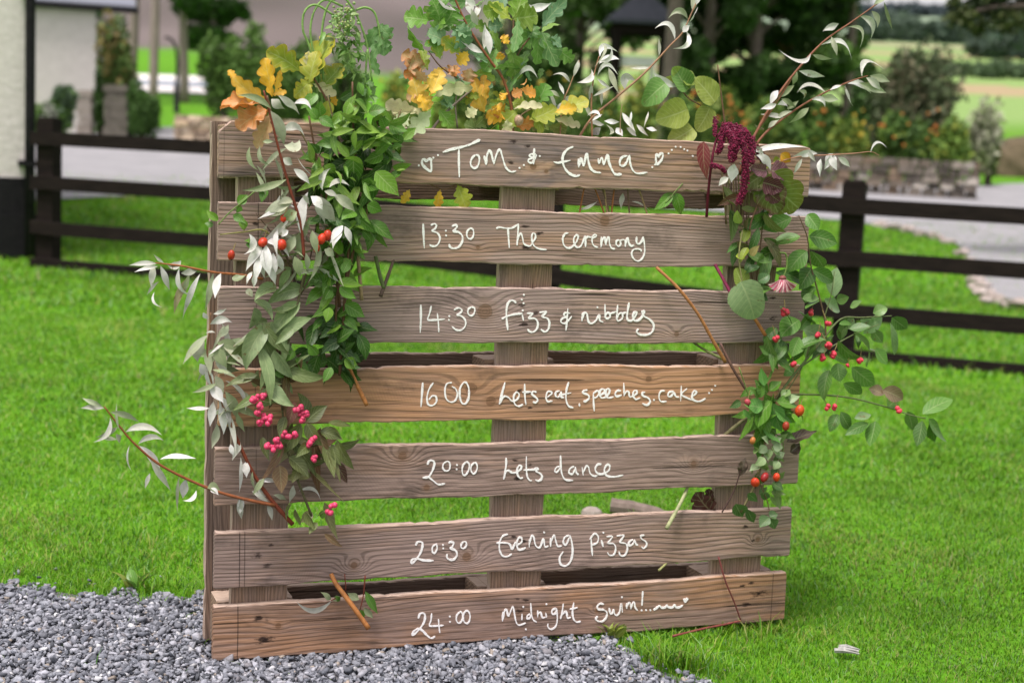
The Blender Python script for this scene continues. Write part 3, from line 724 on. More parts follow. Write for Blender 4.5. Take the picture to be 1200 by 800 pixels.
tree('broadleaf_tree', 'tall tree with a bare brown trunk beside the gazebo', 778, 31.0, 9.0, 4.2, 2.6, .2, GR_M, 41, 5000, .16)
DG = 'dark evergreen trees behind the border'
tree('evergreen_tree', 'dark dense evergreen directly right of the bare brown trunk', 822, 34, 7.0, .4, 1.35, .16, GR_D, 42, 11000, .13, DG, nl=30)
tree('evergreen_tree', 'darkest broad evergreen, in the middle of the evergreen row', 878, 35, 7.6, .4, 1.5, .18, GR_D, 43, 12000, .13, DG, nl=32)
tree('evergreen_tree', 'tall evergreen with a reddish trunk, second from the right of its row', 930, 36, 7.2, .8, 1.25, .2, GR_D + [(.05, .1, .02)], 44, 9000, .13, DG, bark=mat_noise('red_bark', (.14, .07, .05), (.25, .13, .09), 9, .9, .4, .02), nl=26)
tree('evergreen_tree', 'lighter green evergreen at the right end of its row', 990, 35, 5.4, .3, 1.2, .15, GR_D + GR_M, 45, 8000, .12, DG, nl=24)
tree('broadleaf_tree', 'soft green tree at the left of the gazebo', 672, 40, 6.5, .5, 1.9, .15, [(.09, .16, .045), (.12, .19, .06), (.07, .12, .035)], 46, 7000, .15, nl=24)
tree('broadleaf_tree', 'grey green tree behind the oak sprig in the top centre', 590, 46, 6.8, .4, 2.2, .16, [(.10, .15, .06), (.14, .19, .08)], 47, 6000, .17, nl=24)
# pines by the bank on the left
PG = 'bare-stemmed pines on the green bank'
M_PB = mat_noise('pine_bark', (.2, .155, .14), (.3, .24, .22), 9, .9, .4, .02, stretch=(1, 1, .3))
tree('pine_tree', 'bare pale pine stem, leftmost of the three on the bank', 153, 46, 9.5, 6.2, 1.7, .16, GR_D, 51, 3000, .15, PG, bark=M_PB)
tree('pine_tree', 'bare pine stem standing in the middle of three on the bank', 179, 44, 9.5, 6.0, 1.7, .15, GR_D, 52, 3000, .15, PG, bark=M_PB)
tree('pine_tree', 'dark pine with drooping low branches, right of the bare stems', 216, 45, 8.8, 2.6, 1.3, .15, GR_D, 53, 3800, .15, PG, bark=M_PB)
t = thing('pine_tree', atg(250, 118), 'spreading dark pine in front of the purple moor', 'tree', PG); p0 = np.array(t.location)
b = MB(); b.tube(smooth_path([p0 - [0, 0, .1], atd(252, 60, p0[1]), atd(248, 0, p0[1]), atd(244, -60, p0[1])], 5), .13, .06, 8); b.build('trunk', M_PB, t)
lb = [(atd(a, c, p0[1] + e), (w_ / F_PX * p0[1], w_ / F_PX * p0[1], h_ / F_PX * p0[1])) for a, c, w_, h_, e in ((225, 12, 20, 14, 0), (252, 20, 24, 12, .3), (270, 8, 22, 10, -.2), (240, 40, 26, 12, 0), (262, 45, 18, 8, .2), (248, -20, 26, 16, 0), (232, 52, 18, 6, .1), (285, 18, 10, 5, 0))]
cloud_obj('crown', t, lb, 2600, .13, GR_D, 54)
HG = 'bushes of the mid-garden hedge'
for i, (px, a, wd, lab) in enumerate(((262, 46, 54, 'round green bush nearest the spreading pine'), (306, 40, 56, 'middle green bush of the hedge behind the orange oak leaves'), (352, 50, 56, 'green bush behind the yellow-green oak sprig'), (405, 62, 60, 'green bush behind the drooping seed heads'))):
    shrub('garden_bush', lab, 'bush', px, a, 118, wd, 30 + i * .4, [(.10, .20, .035), (.13, .24, .05), (.08, .16, .03)], 60 + i, 3000, .07, HG)
BG = 'border plants along the bed'
bx = [(470, 88, 60), (520, 92, 58), (566, 84, 60), (612, 96, 62), (660, 86, 60), (706, 94, 56), (746, 88, 56), (792, 102, 52), (838, 98, 54), (880, 108, 52), (918, 112, 50), (958, 116, 52), (998, 122, 46), (1040, 130, 50), (1078, 128, 46), (1112, 132, 44)]
wl = ['yellow flowers behind the yellow oak leaves', 'lime leaves behind the cream oak leaf', 'orange flowers behind the top centre oak leaves', 'lime leaves left of the small silver willow shoots', 'yellow flowers behind the first small willow shoot', 'yellow flowers behind the second small willow shoot', 'dull green leaves below the gazebo', 'yellow flowers behind the round hazel leaves', 'orange flowers above the crimson tassel', 'orange flowers right of the crimson tassel', 'lime leaves behind the tall willow stems', 'orange flowers above the left end of the rubble wall', 'yellow flowers behind the second willow stem', 'orange flowers under the big grey-green shrub', 'orange flowers at the middle of the rubble wall', 'green leaves at the right end of the rubble wall']
M_BLOSSOM = mat_attr('blossom', .6, .2, .1, 5, .2)
for i, (px, a, wd) in enumerate(bx):
    dp = 26.5 + (i % 3) * .5; lab = 'border plant with ' + wl[i]
    t = shrub('border_plant', lab, 'plant', px, a, a + 66 if px < 900 else 182, wd, dp, GR_Y[:2] + GR_M if i % 3 else GR_Y + GR_M[:1], 80 + i, 1500, .07, BG, stem=False)
    if 'flowers' in wl[i]:
        r = np.random.default_rng(200 + i); b = MB(); colr = (.5, .19, .04) if 'orange' in wl[i] else (.5, .38, .05)
        for _ in range(7):
            p = atd(px + r.uniform(-wd * .5, wd * .5), a + r.uniform(0, 44), dp - .45); b.ball(p, r.uniform(.018, .046), colr, 6, 4)
        b.build('blossom', M_BLOSSOM, t)
shrub('large_shrub', 'large grey-green shrub with reddish tips behind the rubble wall', 'shrub', 1074, 58, 176, 128, 28.5, [(.085, .12, .05), (.11, .14, .065), (.065, .09, .04), (.14, .13, .075)], 110, 7000, .075, nl=20)
shrub('dark_shrub', 'dark shrub between evergreens and the big grey-green shrub', 'shrub', 1012, 70, 176, 60, 29.5, GR_D + [(.05, .09, .03)], 111, 3000, .07)
shrub('pampas_shrub', 'small shrub with creamy white plumes at the wall end', 'shrub', 1146, 112, 178, 46, 28.2, [(.38, .40, .26), (.2, .27, .1), (.45, .46, .33)], 112, 1100, .07, nl=12)
shrub('shrub', 'low pale green shrub between plumes and brown mound', 'shrub', 1158, 142, 190, 26, 28.5, [(.16, .24, .06), (.12, .2, .05)], 113, 900, .06)
# brown mound at the right edge
mq = atd(1190, 187, 34); mz = T1(mq[0], mq[1])
bm = bmesh.new(); bmesh.ops.create_icosphere(bm, subdivisions=4, radius=1)
r = np.random.default_rng(5)
for v in bm.verts:
    n = v.co.copy(); k = 1 + .07 * math.sin(n.x * 5 + 1) * math.cos(n.y * 4) + .04 * math.sin(n.z * 11 + n.x * 7); v.co = Vector((n.x * .95 * k, n.y * .9 * k, max(n.z, -.1) * .88 * k))
me = bpy.data.meshes.new('boulder'); bm.to_mesh(me); bm.free(); me.polygons.foreach_set('use_smooth', [True] * len(me.polygons))
me.materials.append(mat_noise('mossy_boulder', (.06, .05, .025), (.13, .1, .06), 5, .95, .6, .03)); o = bpy.data.objects.new('boulder', me); COL.objects.link(o); o.location = (mq[0] + .1, mq[1], mz - .02)
tag(o, 'rounded brown mossy boulder on the far lawn at the right edge', 'boulder')
# oak whose branch hangs into the top right corner
tq = atd(1440, 260, 15.0); g = T1(tq[0], tq[1]); t = thing('oak_tree', (tq[0], tq[1], g), 'oak tree whose dark leafy branch hangs into the top right corner', 'tree')
b = MB(); q0 = np.array([tq[0], tq[1], g]); zt = 2.6
b.tube(smooth_path([q0 - [0, 0, .1], q0 + [.05, 0, 1.0], q0 + [0, .1, 2.2], q0 + [.2, 0, 4.2]], 5), .2, .08, 10, jit=.04)
tips = [atd(1300, -30, 14.8), atd(1225, 4, 14.6), atd(1160, 10, 14.6), atd(1120, 22, 14.7)]
b.tube(smooth_path([q0 + [0, 0, 1.9]] + tips, 6), .07, .012, 7)
for e in ((1240, -60), (1180, -40), (1215, 40)): b.tube(smooth_path([tips[0], (tips[0] + atd(*e, 14.6)) / 2 + [0, 0, .05], atd(*e, 14.6)], 4), .035, .01, 6)
b.build('trunk', M_BARK_D, t, smooth=True)
lb = [(atd(a, c, 14.7 + e), (w_ * 14.7 / F_PX, w_ * 14.7 / F_PX, h_ * 14.7 / F_PX)) for a, c, w_, h_, e in ((1130, 22, 24, 14, 0), (1152, 8, 30, 18, .1), (1180, 26, 26, 16, -.1), (1205, 14, 34, 24, .1), (1165, -12, 40, 20, 0), (1235, -10, 44, 34, 0), (1225, 40, 26, 14, .1), (1122, 4, 14, 12, 0), (1290, -60, 70, 50, .2), (1340, 0, 60, 40, .2), (1240, -90, 70, 40, -.2), (1400, -120, 110, 80, .3), (1147, 36, 12, 8, 0), (1212, 68, 14, 8, 0))]
cloud_obj('crown', t, lb, 15000, .036, [(.03, .055, .014), (.04, .07, .016), (.02, .038, .01), (.06, .08, .02)], 120, core=.1)
# far woods and hedgerows
def belt(px0, px1, depth, hgt, n, cols, seed, row=None):
    r = np.random.default_rng(seed); lb = []
    for k in range(n):
        px = px0 + (px1 - px0) * (k + r.uniform(0, .8)) / n; dd = depth * r.uniform(.97, 1.05); q = atd(px, 150, dd); z = T1(q[0], q[1]); h = hgt * r.uniform(.7, 1.25)
        lb.append((np.array([q[0], q[1], z + h * .45]), (h * .8, h * .8, h * .55)))
    return lb
def woods(lbs, size, cols, seed, n, label):
    V, F, C = cloud(lbs, n, size, cols, seed); o = big_mesh('woods', V, np.zeros((0, 3), int), F, M_LEAFCLOUD, C); tag(o, label, kind='stuff')
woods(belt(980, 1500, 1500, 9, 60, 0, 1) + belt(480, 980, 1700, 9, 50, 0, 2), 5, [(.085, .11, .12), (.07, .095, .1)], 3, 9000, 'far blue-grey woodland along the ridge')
woods(belt(1140, 1500, 420, 8, 30, 0, 4) + belt(1000, 1130, 640, 11, 14, 0, 5), 1.6, [(.06, .095, .06), (.045, .075, .05)], 6, 6000, 'dark woodland belt crossing the far fields')
woods(belt(1050, 1400, 250, 2.6, 40, 0, 7), .6, [(.08, .13, .06), (.1, .15, .07)], 8, 5000, 'far hedgerow between two fields')

# ------------------------------------------------------------------ the pallet
VT = [.991, .845, .694, .543, .395, .242, .102]; VB = [.889, .741, .588, .438, .290, .137, .0]
LX = [256.5, 256, 256, 257, 252, 251.5, 250]; LY = [175, 270, 370, 464, 558, 655, 745]
RX = [949, 947, 942, 937, 936, 926.5, 920.5]; RY = [200, 284, 371, 458, 540, 624, 696]
pallet = thing('pallet', PO, 'weathered wooden pallet stood on edge, its seven boards hand lettered in white', 'pallet')
Mr = Matrix([[PX_[i], PY_[i], PZ_[i]] for i in range(3)]); pallet.rotation_euler = Mr.to_euler()
G_, W_ = (.235, .19, .165), (.30, .185, .115)
def plank(L, H, T, seed, cham=(0, 0), wane=.0016, n=110, bev=.0022):
    """sawn board: X length, Y thickness, Z height; slightly uneven arrises, optional cut corners"""
    r = np.random.default_rng(seed); xs = np.unique(np.concatenate([np.linspace(0, L, n), [.0015, .022, L - .022, L - .0015]]))
    def wob(f, a): p = r.uniform(0, 6, 3); return a * (np.sin(xs * f + p[0]) + .6 * np.sin(xs * f * 2.7 + p[1]) + .4 * np.sin(xs * f * 6.1 + p[2]))
    top = H + wob(7, wane) ; bot = wob(8, wane); fy = wob(4, .0002); V = []
    for i, x in enumerate(xs):
        zt, zb = top[i], bot[i]
        if cham[0] and x < .022: zt -= cham[0] * (1 - x / .022)
        if cham[1] and x > L - .022: zt -= cham[1] * (1 - (L - x) / .022)
        e = bev if 0 < i < len(xs) - 1 else bev * 1.6; y0 = fy[i]; y1 = T
        if i in (0, len(xs) - 1): zt -= .001; zb += .001
        j = r.normal(0, .0004, 8)
        if r.random() < .05: j[3:6] -= r.uniform(.001, .003)
        if r.random() < .04: j[[0, 1, 7]] += r.uniform(.001, .003)
        V += [[x, y0 + e, zb + j[0]], [x, y1 - e, zb + j[1]], [x, y1, zb + e + j[2]], [x, y1, zt - e + j[3]], [x, y1 - e, zt + j[4]], [x, y0 + e, zt + j[5]], [x, y0, zt - e + j[6]], [x, y0, zb + e + j[7]]]
    m = len(xs); F = [(i * 8 + k, (i + 1) * 8 + k, (i + 1) * 8 + (k + 1) % 8, i * 8 + (k + 1) % 8) for i in range(m - 1) for k in range(8)]
    F += [tuple(range(8)), tuple((m - 1) * 8 + k for k in range(8))[::-1]]
    return V, F
def put(name, V, F, mat, loc, parent=pallet, rot=None):
    b = MB(); b.add(V, F); o = b.build(name, mat, parent, local=True); o.location = loc
    if rot: o.rotation_euler = rot
    return o
def K(i, u, v):                                  # photo pixel -> board-local x,z
    a, b = puv(u, v); return a - U0[i], b - VB[i]
U0 = [puv(LX[i], LY[i])[0] for i in range(7)]; U1 = [puv(RX[i], RY[i])[0] for i in range(7)]
KN = [[(625, 195, .007, .012), (640, 201, .004, .006)],
      [(709, 259, .0105, .022), (560, 290, .004, .006)],
      [(568, 365, .016, .030), (793, 391, .006, .014)],
      [(552, 455, .012, .026), (760, 444, .007, .012), (575, 470, .01, .01)],
      [(813, 543, .007, .034), (500, 571, .006, .010), (472, 534, .009, .026)],
      [(547, 652, .0095, .034), (415, 662, .007, .036), (888, 632, .005, .03)],
      [(326, 733, .006, .008), (700, 715, .004, .02)]]
SP = [[(601, 166), (598, 190), (618, 172)], [(616, 266), (632, 274), (617, 290), (300, 262)], [(611, 358), (629, 367), (613, 380), (905, 372), (905, 350)], [(609, 458), (621, 477), (618, 460)],
      [(603, 539), (621, 545), (607, 560), (330, 560)], [(318, 638), (302, 651), (313, 662), (603, 628), (613, 634), (873, 617), (882, 633), (897, 654)], [(312, 726), (302, 724), (310, 749), (606, 701), (616, 703), (608, 715), (870, 686), (880, 683), (888, 696), (875, 708)]]
WM = [.42, .30, .14, .85, .18, .16, .38]
GREY = [(0.288, 0.205, 0.173), (0.310, 0.224, 0.192), (0.324, 0.237, 0.213), (0.316, 0.199, 0.141), (0.288, 0.205, 0.173), (0.310, 0.224, 0.192), (0.260, 0.178, 0.141)]
WARM = [(0.421, 0.253, 0.151), (0.379, 0.227, 0.145), (0.408, 0.265, 0.192), (0.464, 0.253, 0.140), (0.352, 0.214, 0.140), (0.365, 0.227, 0.151), (0.408, 0.221, 0.116)]
BL = ['top board reading Tom & Emma between two hearts', 'board reading 13:30 The ceremony', 'grey board reading 14:30 fizz & nibbles', 'warm brown board reading 16 00 Lets eat, speeches, cake', 'board reading 20:00 Lets dance', 'board reading 20:30 Evening pizzas', 'bottom board reading 24:00 Midnight swim']
LN = [[(262, 180, .3)], [(302, 262, .7), (912, 285, .4)], [(300, 380, .5)], [(299, 470, .55)], [(300, 560, .4), (905, 540, .4)], [(281, 650, .75), (287, 650, .6)], [(279, 720, .75), (905, 690, .6)]]
boards = []
for i in range(7):
    L, H = U1[i] - U0[i], VT[i] - VB[i]
    kn = [(*K(i, a, c), kr, am) for a, c, kr, am in KN[i]]; sp = [(*K(i, a, c), .0042 + .002 * ((a * 7) % 3) / 3, .9) for a, c in SP[i]]
    if i == 6: sp.append((*K(6, 888, 696), .010, .95)); sp.append((*K(6, 310, 749), .009, .9))
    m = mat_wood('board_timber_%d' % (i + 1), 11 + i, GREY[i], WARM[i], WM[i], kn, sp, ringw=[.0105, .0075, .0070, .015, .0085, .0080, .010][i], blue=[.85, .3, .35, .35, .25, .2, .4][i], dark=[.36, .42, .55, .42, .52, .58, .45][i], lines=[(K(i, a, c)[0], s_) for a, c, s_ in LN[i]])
    V, F = plank(L, H, .020, 40 + i, cham=((.019, .006) if i == 0 else (0, 0)))
    o = put('board', V, F, m, (U0[i], 0, VB[i])); o['label'] = BL[i]; boards.append(o)
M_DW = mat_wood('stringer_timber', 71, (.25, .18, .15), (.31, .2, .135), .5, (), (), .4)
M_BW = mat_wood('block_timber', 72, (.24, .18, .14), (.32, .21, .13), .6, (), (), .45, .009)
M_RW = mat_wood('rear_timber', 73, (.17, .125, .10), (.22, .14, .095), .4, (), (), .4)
ca, cb = puv(586, 417)[0], puv(648, 417)[0]; ra, rb = puv(848, 500)[0], puv(906, 500)[0]
SX = [(.033, .140), (ca, cb), (ra, rb)]
rotz = (0, -math.pi / 2, 0)                      # grain of uprights runs along Z
def upright(name, u0, u1, v0, v1, y, T, mat, seed):
    V, F = plank(v1 - v0, u1 - u0, T, seed, n=40, wane=.0008); return put(name, V, F, mat, (u1, y, v0), rot=rotz)
for k, (a, c) in enumerate(SX): upright('stringer', a, c, .004, .985, .0205, .020, M_DW, 80 + k)
for k, (a, c) in enumerate(SX):
    for j, (v0, v1) in enumerate(((.006, .10), (.452, .552), (.885, .984))):
        w0, w1 = (a + c) / 2 - .072, (a + c) / 2 + .072
        if k == 0: w0, w1 = .012, .155
        if k == 2: w0, w1 = min(ra - .01, 1.035), 1.18
        V, F = plank(w1 - w0, v1 - v0, .078, 90 + k * 3 + j, n=14, wane=.0006); put('block', V, F, M_BW, (w0, .041, v0))
for a, c in ((.0, .098), (1.098, 1.196)): upright('rear_board', a, c, .003, .99, .1195, .019, M_RW, 120 + int(a))
for j, (v0, v1) in enumerate(((.005, .10), (.449, .556), (.856, .988))):
    V, F = plank(.996, v1 - v0, .019, 130 + j, wane=.002); put('rear_board', V, F, M_RW, (.1, .1195, v0))

# hand lettering: strokes traced as (x, y) in enlarged crops of each board
CR = {'A': (480, 150, 7.5), 'B': (620, 150, 6), 'C': (480, 250, 7.5), 'D': (630, 250, 7.5), 'E': (480, 335, 7.5), 'F': (630, 335, 7.5), 'G': (480, 430, 6.667), 'H': (650, 430, 6), 'I': (480, 520, 8.571), 'J': (580, 520, 7.5), 'K': (470, 610, 7.5), 'M': (570, 610, 6), 'N': (470, 690, 7.5), 'O': (570, 680, 7.5), 'Q': (680, 670, 8.571)}
TX = [
 (0, 'A', '148,300 125,275 108,290 118,330 185,380 188,300 185,275 160,280 148,300|80,330|208,262|248,240|290,215 360,190 440,172 520,150 580,122 620,103|432,185 432,300 436,435|575,238 545,270 535,320 560,352 590,345 610,300 608,250 580,235|655,245 665,290 672,325|672,320 680,240 700,200 718,230 740,320|740,318 760,240 790,188 810,240 830,310 850,355 890,385 935,378|965,352|1003,327|1095,180 1090,250 1088,320|1110,232 1070,230 1050,245 1078,262 1045,278 1045,300 1075,305 1100,270 1115,235|1143,248'),
 (0, 'B', '310,132 270,150 240,190 235,240 255,290 290,325 330,338 358,330|172,238 200,245 240,238 290,228|345,215 348,278|348,270 365,215 375,250 385,270|383,268 405,180 415,230 430,280 460,308 505,315|485,215 490,255|490,252 510,210 525,262|525,260 550,190 560,240 580,290 605,325 650,325|690,195 655,205 637,235 640,262 665,265 685,240 700,195|705,190 710,250 730,300 765,320 830,312|910,205 895,185 890,205 897,255 930,225 940,190 930,178 912,195 910,210|865,277|885,258|980,180|1003,155|1030,133|1065,135|1090,150|1113,160|1150,198'),
 (1, 'C', '118,90 122,200 128,308|185,105 215,92 235,105 222,135 195,155 240,170 265,210 255,260 225,288 190,285 175,272|318,152|320,195|370,115 400,102 415,115 400,140 385,158 430,165 462,200 460,250 430,295 385,308 355,295 347,270|530,130 505,160 503,200 525,225 550,215 562,180 555,140 530,130|760,132 790,122 840,130 900,128 955,95|862,125 868,210 875,305|955,90 950,190 942,282|942,270 955,215 975,175 990,210 1000,260 1020,278 1060,285 1082,250 1105,215 1100,180 1080,178 1072,220 1085,275 1120,305 1160,315 1205,318'),
 (1, 'D', '270,172 240,180 220,220 228,275 262,303 300,295 340,250 355,205 340,190 318,220 320,265 345,298 380,285 410,215 420,197|418,215 420,295|420,225 440,205 470,212|480,220 515,200 505,185 482,205 478,250 495,285 530,300|560,205 555,300|557,290 570,230 590,215 600,280|600,270 610,225 625,210 632,270 650,305 680,312|720,235 695,240 690,270 710,290 730,270 725,240 765,235 770,295|770,270 785,225 795,220 800,260 820,285 848,280|870,205 868,250 885,270 910,250 928,205|928,205 940,300 935,360 910,405 875,418 840,395 825,355 840,320 875,312 905,320 908,338'),
 (2, 'E', '98,165 98,290 92,412|190,175 175,240 160,295 220,298 310,290|243,240 252,330 256,405|348,265|345,298|390,212 415,195 440,195 460,215 440,240 415,255 455,265 488,300 488,350 455,385 410,385 370,355|540,185 515,205 512,240 535,260 560,250 572,215 565,190 540,185|935,150 915,130 885,130 860,160 850,220 852,300 862,388|808,290 850,268 920,248 990,240|1003,78|985,120|1000,152|993,215|988,250 1000,305|1030,240 1080,240 1060,265 1050,285 1100,285 1125,320 1120,370 1090,402 1055,400 1037,378'),
 (2, 'F', '15,232 75,225 55,250 40,270 85,285 102,320 95,375 65,402 28,382|265,195 258,290 248,392|285,240 245,235 230,255 262,275 225,280 203,305 215,325 245,325 280,290 300,265|420,235 395,250 388,310|392,290 405,240 430,240 445,310 475,328 510,305 540,255 545,300 575,318|525,188|592,160 590,280|590,280 605,240 630,240 635,270 615,285 595,280|630,245 690,225|703,165 695,285 715,305 745,280 740,240 715,245 697,285|740,245 775,230|803,145 790,220 785,280 800,302 830,300 870,240 850,232 835,270 855,305 900,290 935,235 935,220 920,230 935,265 985,295 1018,340 1010,395 970,425 910,428 870,405 885,375'),
 (3, 'G', '102,120 95,220 88,312|185,120 150,175 135,240 145,290 180,298 208,270 205,230 175,225 150,255|330,120 290,130 275,180 285,245 320,272 355,260 372,215 360,170 330,150|425,115 395,160 390,220 405,275 435,285 460,240 462,170 445,125 425,115|745,118 725,190 700,290|700,290 735,230 770,235 800,265 840,250 855,215 835,195 812,230 820,285 850,305 885,290|898,130 900,230 908,295|880,195 950,192|990,195 965,190 955,210 985,235 1000,255 985,275 962,270|1075,235 1110,205 1100,190 1075,195 1065,240 1080,268 1115,262'),
 (3, 'H', '35,165 10,175 5,200 25,210 42,180|45,170 45,205 65,215|98,105 82,160 78,220 95,270 130,285|45,195 75,188 115,180|172,255 175,278|230,160 205,165 200,180 235,195 240,220 215,240 203,235|272,175 272,230 277,310|272,185 300,165 310,185 295,210 275,215|310,200 345,180 345,155 322,160 315,190 330,215 365,205 385,170 380,152 362,160 358,190 375,215 415,208|465,165 440,165 425,185 435,205 470,195|485,112 487,205|487,195 505,170 520,175 525,205 545,205 575,185 575,165 555,170 550,200 570,225 600,215|635,175 615,180 620,200 655,215 670,240 650,265 615,255|697,230|775,165 745,170 732,205 745,240 785,240|835,170 805,175 795,200 815,205 835,180|838,175 850,205 875,210|890,130 885,240|930,150 890,190 930,215 970,232|970,205 995,180 985,165 970,180 965,215 985,235 1020,240 1060,220|1085,182|1105,160|1128,130'),
 (4, 'I', '178,208 195,170 230,165 248,195 235,250 205,310 185,330 130,338|185,325 240,370 290,405 355,395|370,175 338,200 335,245 365,270 398,255 405,210 395,180 370,172|475,210|472,252|570,175 535,215 527,270 540,312 570,300 595,250 595,195 570,175|650,185 620,215 615,260 635,295 660,285 678,240 670,195 650,185'),
 (4, 'J', '98,120 95,200 75,310|75,310 95,245 120,232 150,250 185,248 225,220 230,192 210,190 192,230 200,275 225,300 245,292|275,108 275,220 285,290 310,320 325,318|250,228 310,225 385,222|385,215 355,215 365,240 405,265 410,300 385,322 355,315|575,100 578,200 590,270 620,312 685,318|570,195 540,205 525,235 545,245 575,205|695,195 660,215 650,250 680,262 705,215|705,200 715,250 735,268|765,205 775,275|775,250 800,195 820,200 835,255 870,280 900,275|935,175 900,180 880,220 900,255 945,262 1000,230 1005,185 980,185 960,225 975,270 1010,285 1060,285 1125,272'),
 (5, 'K', '128,215 145,185 180,185 188,215 170,280 130,340 95,370 95,340 140,330 200,345 285,348|300,205 275,230 275,270 295,280 315,245 312,210 300,205|368,210|370,240|415,195 435,183 460,190 450,225 435,240 480,260 490,300 465,335 430,340 402,320 405,290|548,180 528,205 530,235 555,238 572,215 570,185 548,180'),
 (5, 'M', '150,92 115,105 92,150 92,205 115,245 150,248 178,230|70,155 110,152 160,160 180,195 205,145|210,170 245,150 245,118 225,120 212,160 225,200 260,195 275,185|300,130 300,185|300,170 315,110 330,110 345,170 375,185 400,125 410,180 435,175|405,80|450,120 450,180|452,150 475,98 485,130 500,175 530,175|580,100 550,115 540,150 560,165 585,110|585,100 600,150 605,220 590,285 555,315 520,300 515,255 540,215|735,110 738,170 745,245|725,130 760,88 785,110 780,150 750,165 735,160|808,135 820,182|822,82|845,110 885,108 865,140 855,155 895,160 908,195 895,235 865,240 850,220|915,105 965,100 945,135 940,150 980,160 990,200 970,242 940,240 932,215|1030,130 1005,145 1000,170 1025,165 1040,135|1040,130 1050,160 1065,170|1110,98 1085,105 1090,125 1120,145 1125,170 1105,192 1090,180'),
 (6, 'N', '150,255 165,215 200,210 210,245 195,300 150,360 105,400 105,375 145,345 180,355 230,405 265,428 300,412|268,210 262,270 250,318 310,320 375,315|328,260 332,320 340,382|428,238|430,285|520,195 490,225 485,270 505,295 530,280 540,235 530,200 515,193|565,190 548,220 550,275 575,298 598,280 605,230 590,192 560,188'),
 (6, 'O', '145,270 140,355|143,340 160,260 175,255 190,305 200,300|200,300 230,225 245,290 260,360 285,388 345,370|312,290 310,345|323,228|345,425|388,195 395,290 410,340 440,362|385,290 360,305 358,330 380,325 395,290|450,260 450,320|450,300 475,275 490,320 520,320|520,280 528,322|527,205|612,240 580,255 575,285 600,290 620,250|615,240 622,330 610,395 570,425 540,405 540,375|675,200 665,270 650,335|655,310 690,270 705,285 712,325 740,320|768,190 755,270 765,335 795,362 828,355|730,250 800,235'),
 (6, 'Q', '235,320 200,315 170,340 180,370 230,375 265,400 260,450 225,490 180,490 155,465 175,440|290,360 298,410 320,410 335,370|335,370 345,420 370,430 395,395 405,310|415,310 422,405|418,250|465,310 465,365|465,350 485,310 500,310 508,370|508,360 525,310 540,300 550,350 575,385|627,190 622,270 618,335|615,382|660,380|703,380|735,378 770,355 795,335 815,355 850,352 870,330 885,350 925,352 945,325 960,350 995,350 1030,330|1045,265 1050,285 1062,265 1075,268 1050,300 1038,270 1055,280'),
]
t = NT('white_paint_pen'); n = t.noise(t.scale(t.coord(), (.8, 1, 2.4)), 300, 3, .7)
t.base(t.mix(t.math('MULTIPLY', t.step(n, .53, .66), .7), (.88, .86, .84), (.36, .30, .27)), .75, .2); M_PEN = t.m
for i in range(7):
    k = 0; words = []; strokes = []
    for bi, cr, txt in TX:
        if bi != i: continue
        ox, oy, sc = CR[cr]
        for st in txt.split('|'):
            P = np.array([[float(q) for q in p.split(',')] for p in st.split()]); k += 1
            Q = np.array([K(i, ox + p[0] / sc, oy + p[1] / sc) for p in P])
            xa, xb = Q[:, 0].min(), Q[:, 0].max(); b = None
            strokes.append((xa, xb, len(P), k, Q))
    strokes.sort(key=lambda q: q[0])
    for xa, xb, nP, k, Q in strokes:
            P = Q
            if not words or xa > words[-1][1] + .026: words.append([MB(), xb])
            words[-1][1] = max(words[-1][1], xb); b = words[-1][0]
            y0 = -.0009 - .00004 * (k % 14); hw = (.00195 if i == 0 else .00165) * (1 + .15 * math.sin(k * 1.7))
            if len(P) == 1:
                m = 9; a = np.arange(m) * 2 * math.pi / m; rd = .0019
                ring = np.stack([Q[0, 0] + rd * np.cos(a), np.full(m, y0), Q[0, 1] + rd * np.sin(a)], 1); r2 = ring.copy(); r2[:, 1] = .001
                b.add(np.vstack([ring, r2]), [tuple(range(m))[::-1]] + [(j, (j + 1) % m, (j + 1) % m + m, j + m) for j in range(m)]); continue
            S_ = smooth_path(Q, 6); S_ = S_[np.concatenate([[True], np.linalg.norm(np.diff(S_, axis=0), axis=1) > 1e-5])]
            tg = np.gradient(S_, axis=0); tg /= np.linalg.norm(tg, axis=1)[:, None] + 1e-9; nn = np.stack([-tg[:, 1], tg[:, 0]], 1); m = len(S_)
            hwv = hw * (1 + .22 * np.sin(np.arange(m) * .35 + k) + .12 * np.sin(np.arange(m) * 1.3 + k * 2)) * np.clip(np.minimum(np.arange(m) + 1.6, m - np.arange(m) + .4) / 3.2, .45, 1)
            vs = []
            for j in range(m):
                y = y0 - .00004 * j / m
                for s_, yy in ((-1, .001), (-1, y), (1, y), (1, .001)):
                    q = S_[j] + nn[j] * hwv[j] * s_ ; vs.append([q[0], yy, q[1]])
            fs = [(j * 4 + q, (j + 1) * 4 + q, (j + 1) * 4 + q + 1, j * 4 + q + 1) for j in range(m - 1) for q in range(3)] + [(0, 1, 2, 3), ((m - 1) * 4 + 3, (m - 1) * 4 + 2, (m - 1) * 4 + 1, (m - 1) * 4)]
            b.add(vs, fs)
    for b, _ in words: b.build('lettering', M_PEN, boards[i], local=True)

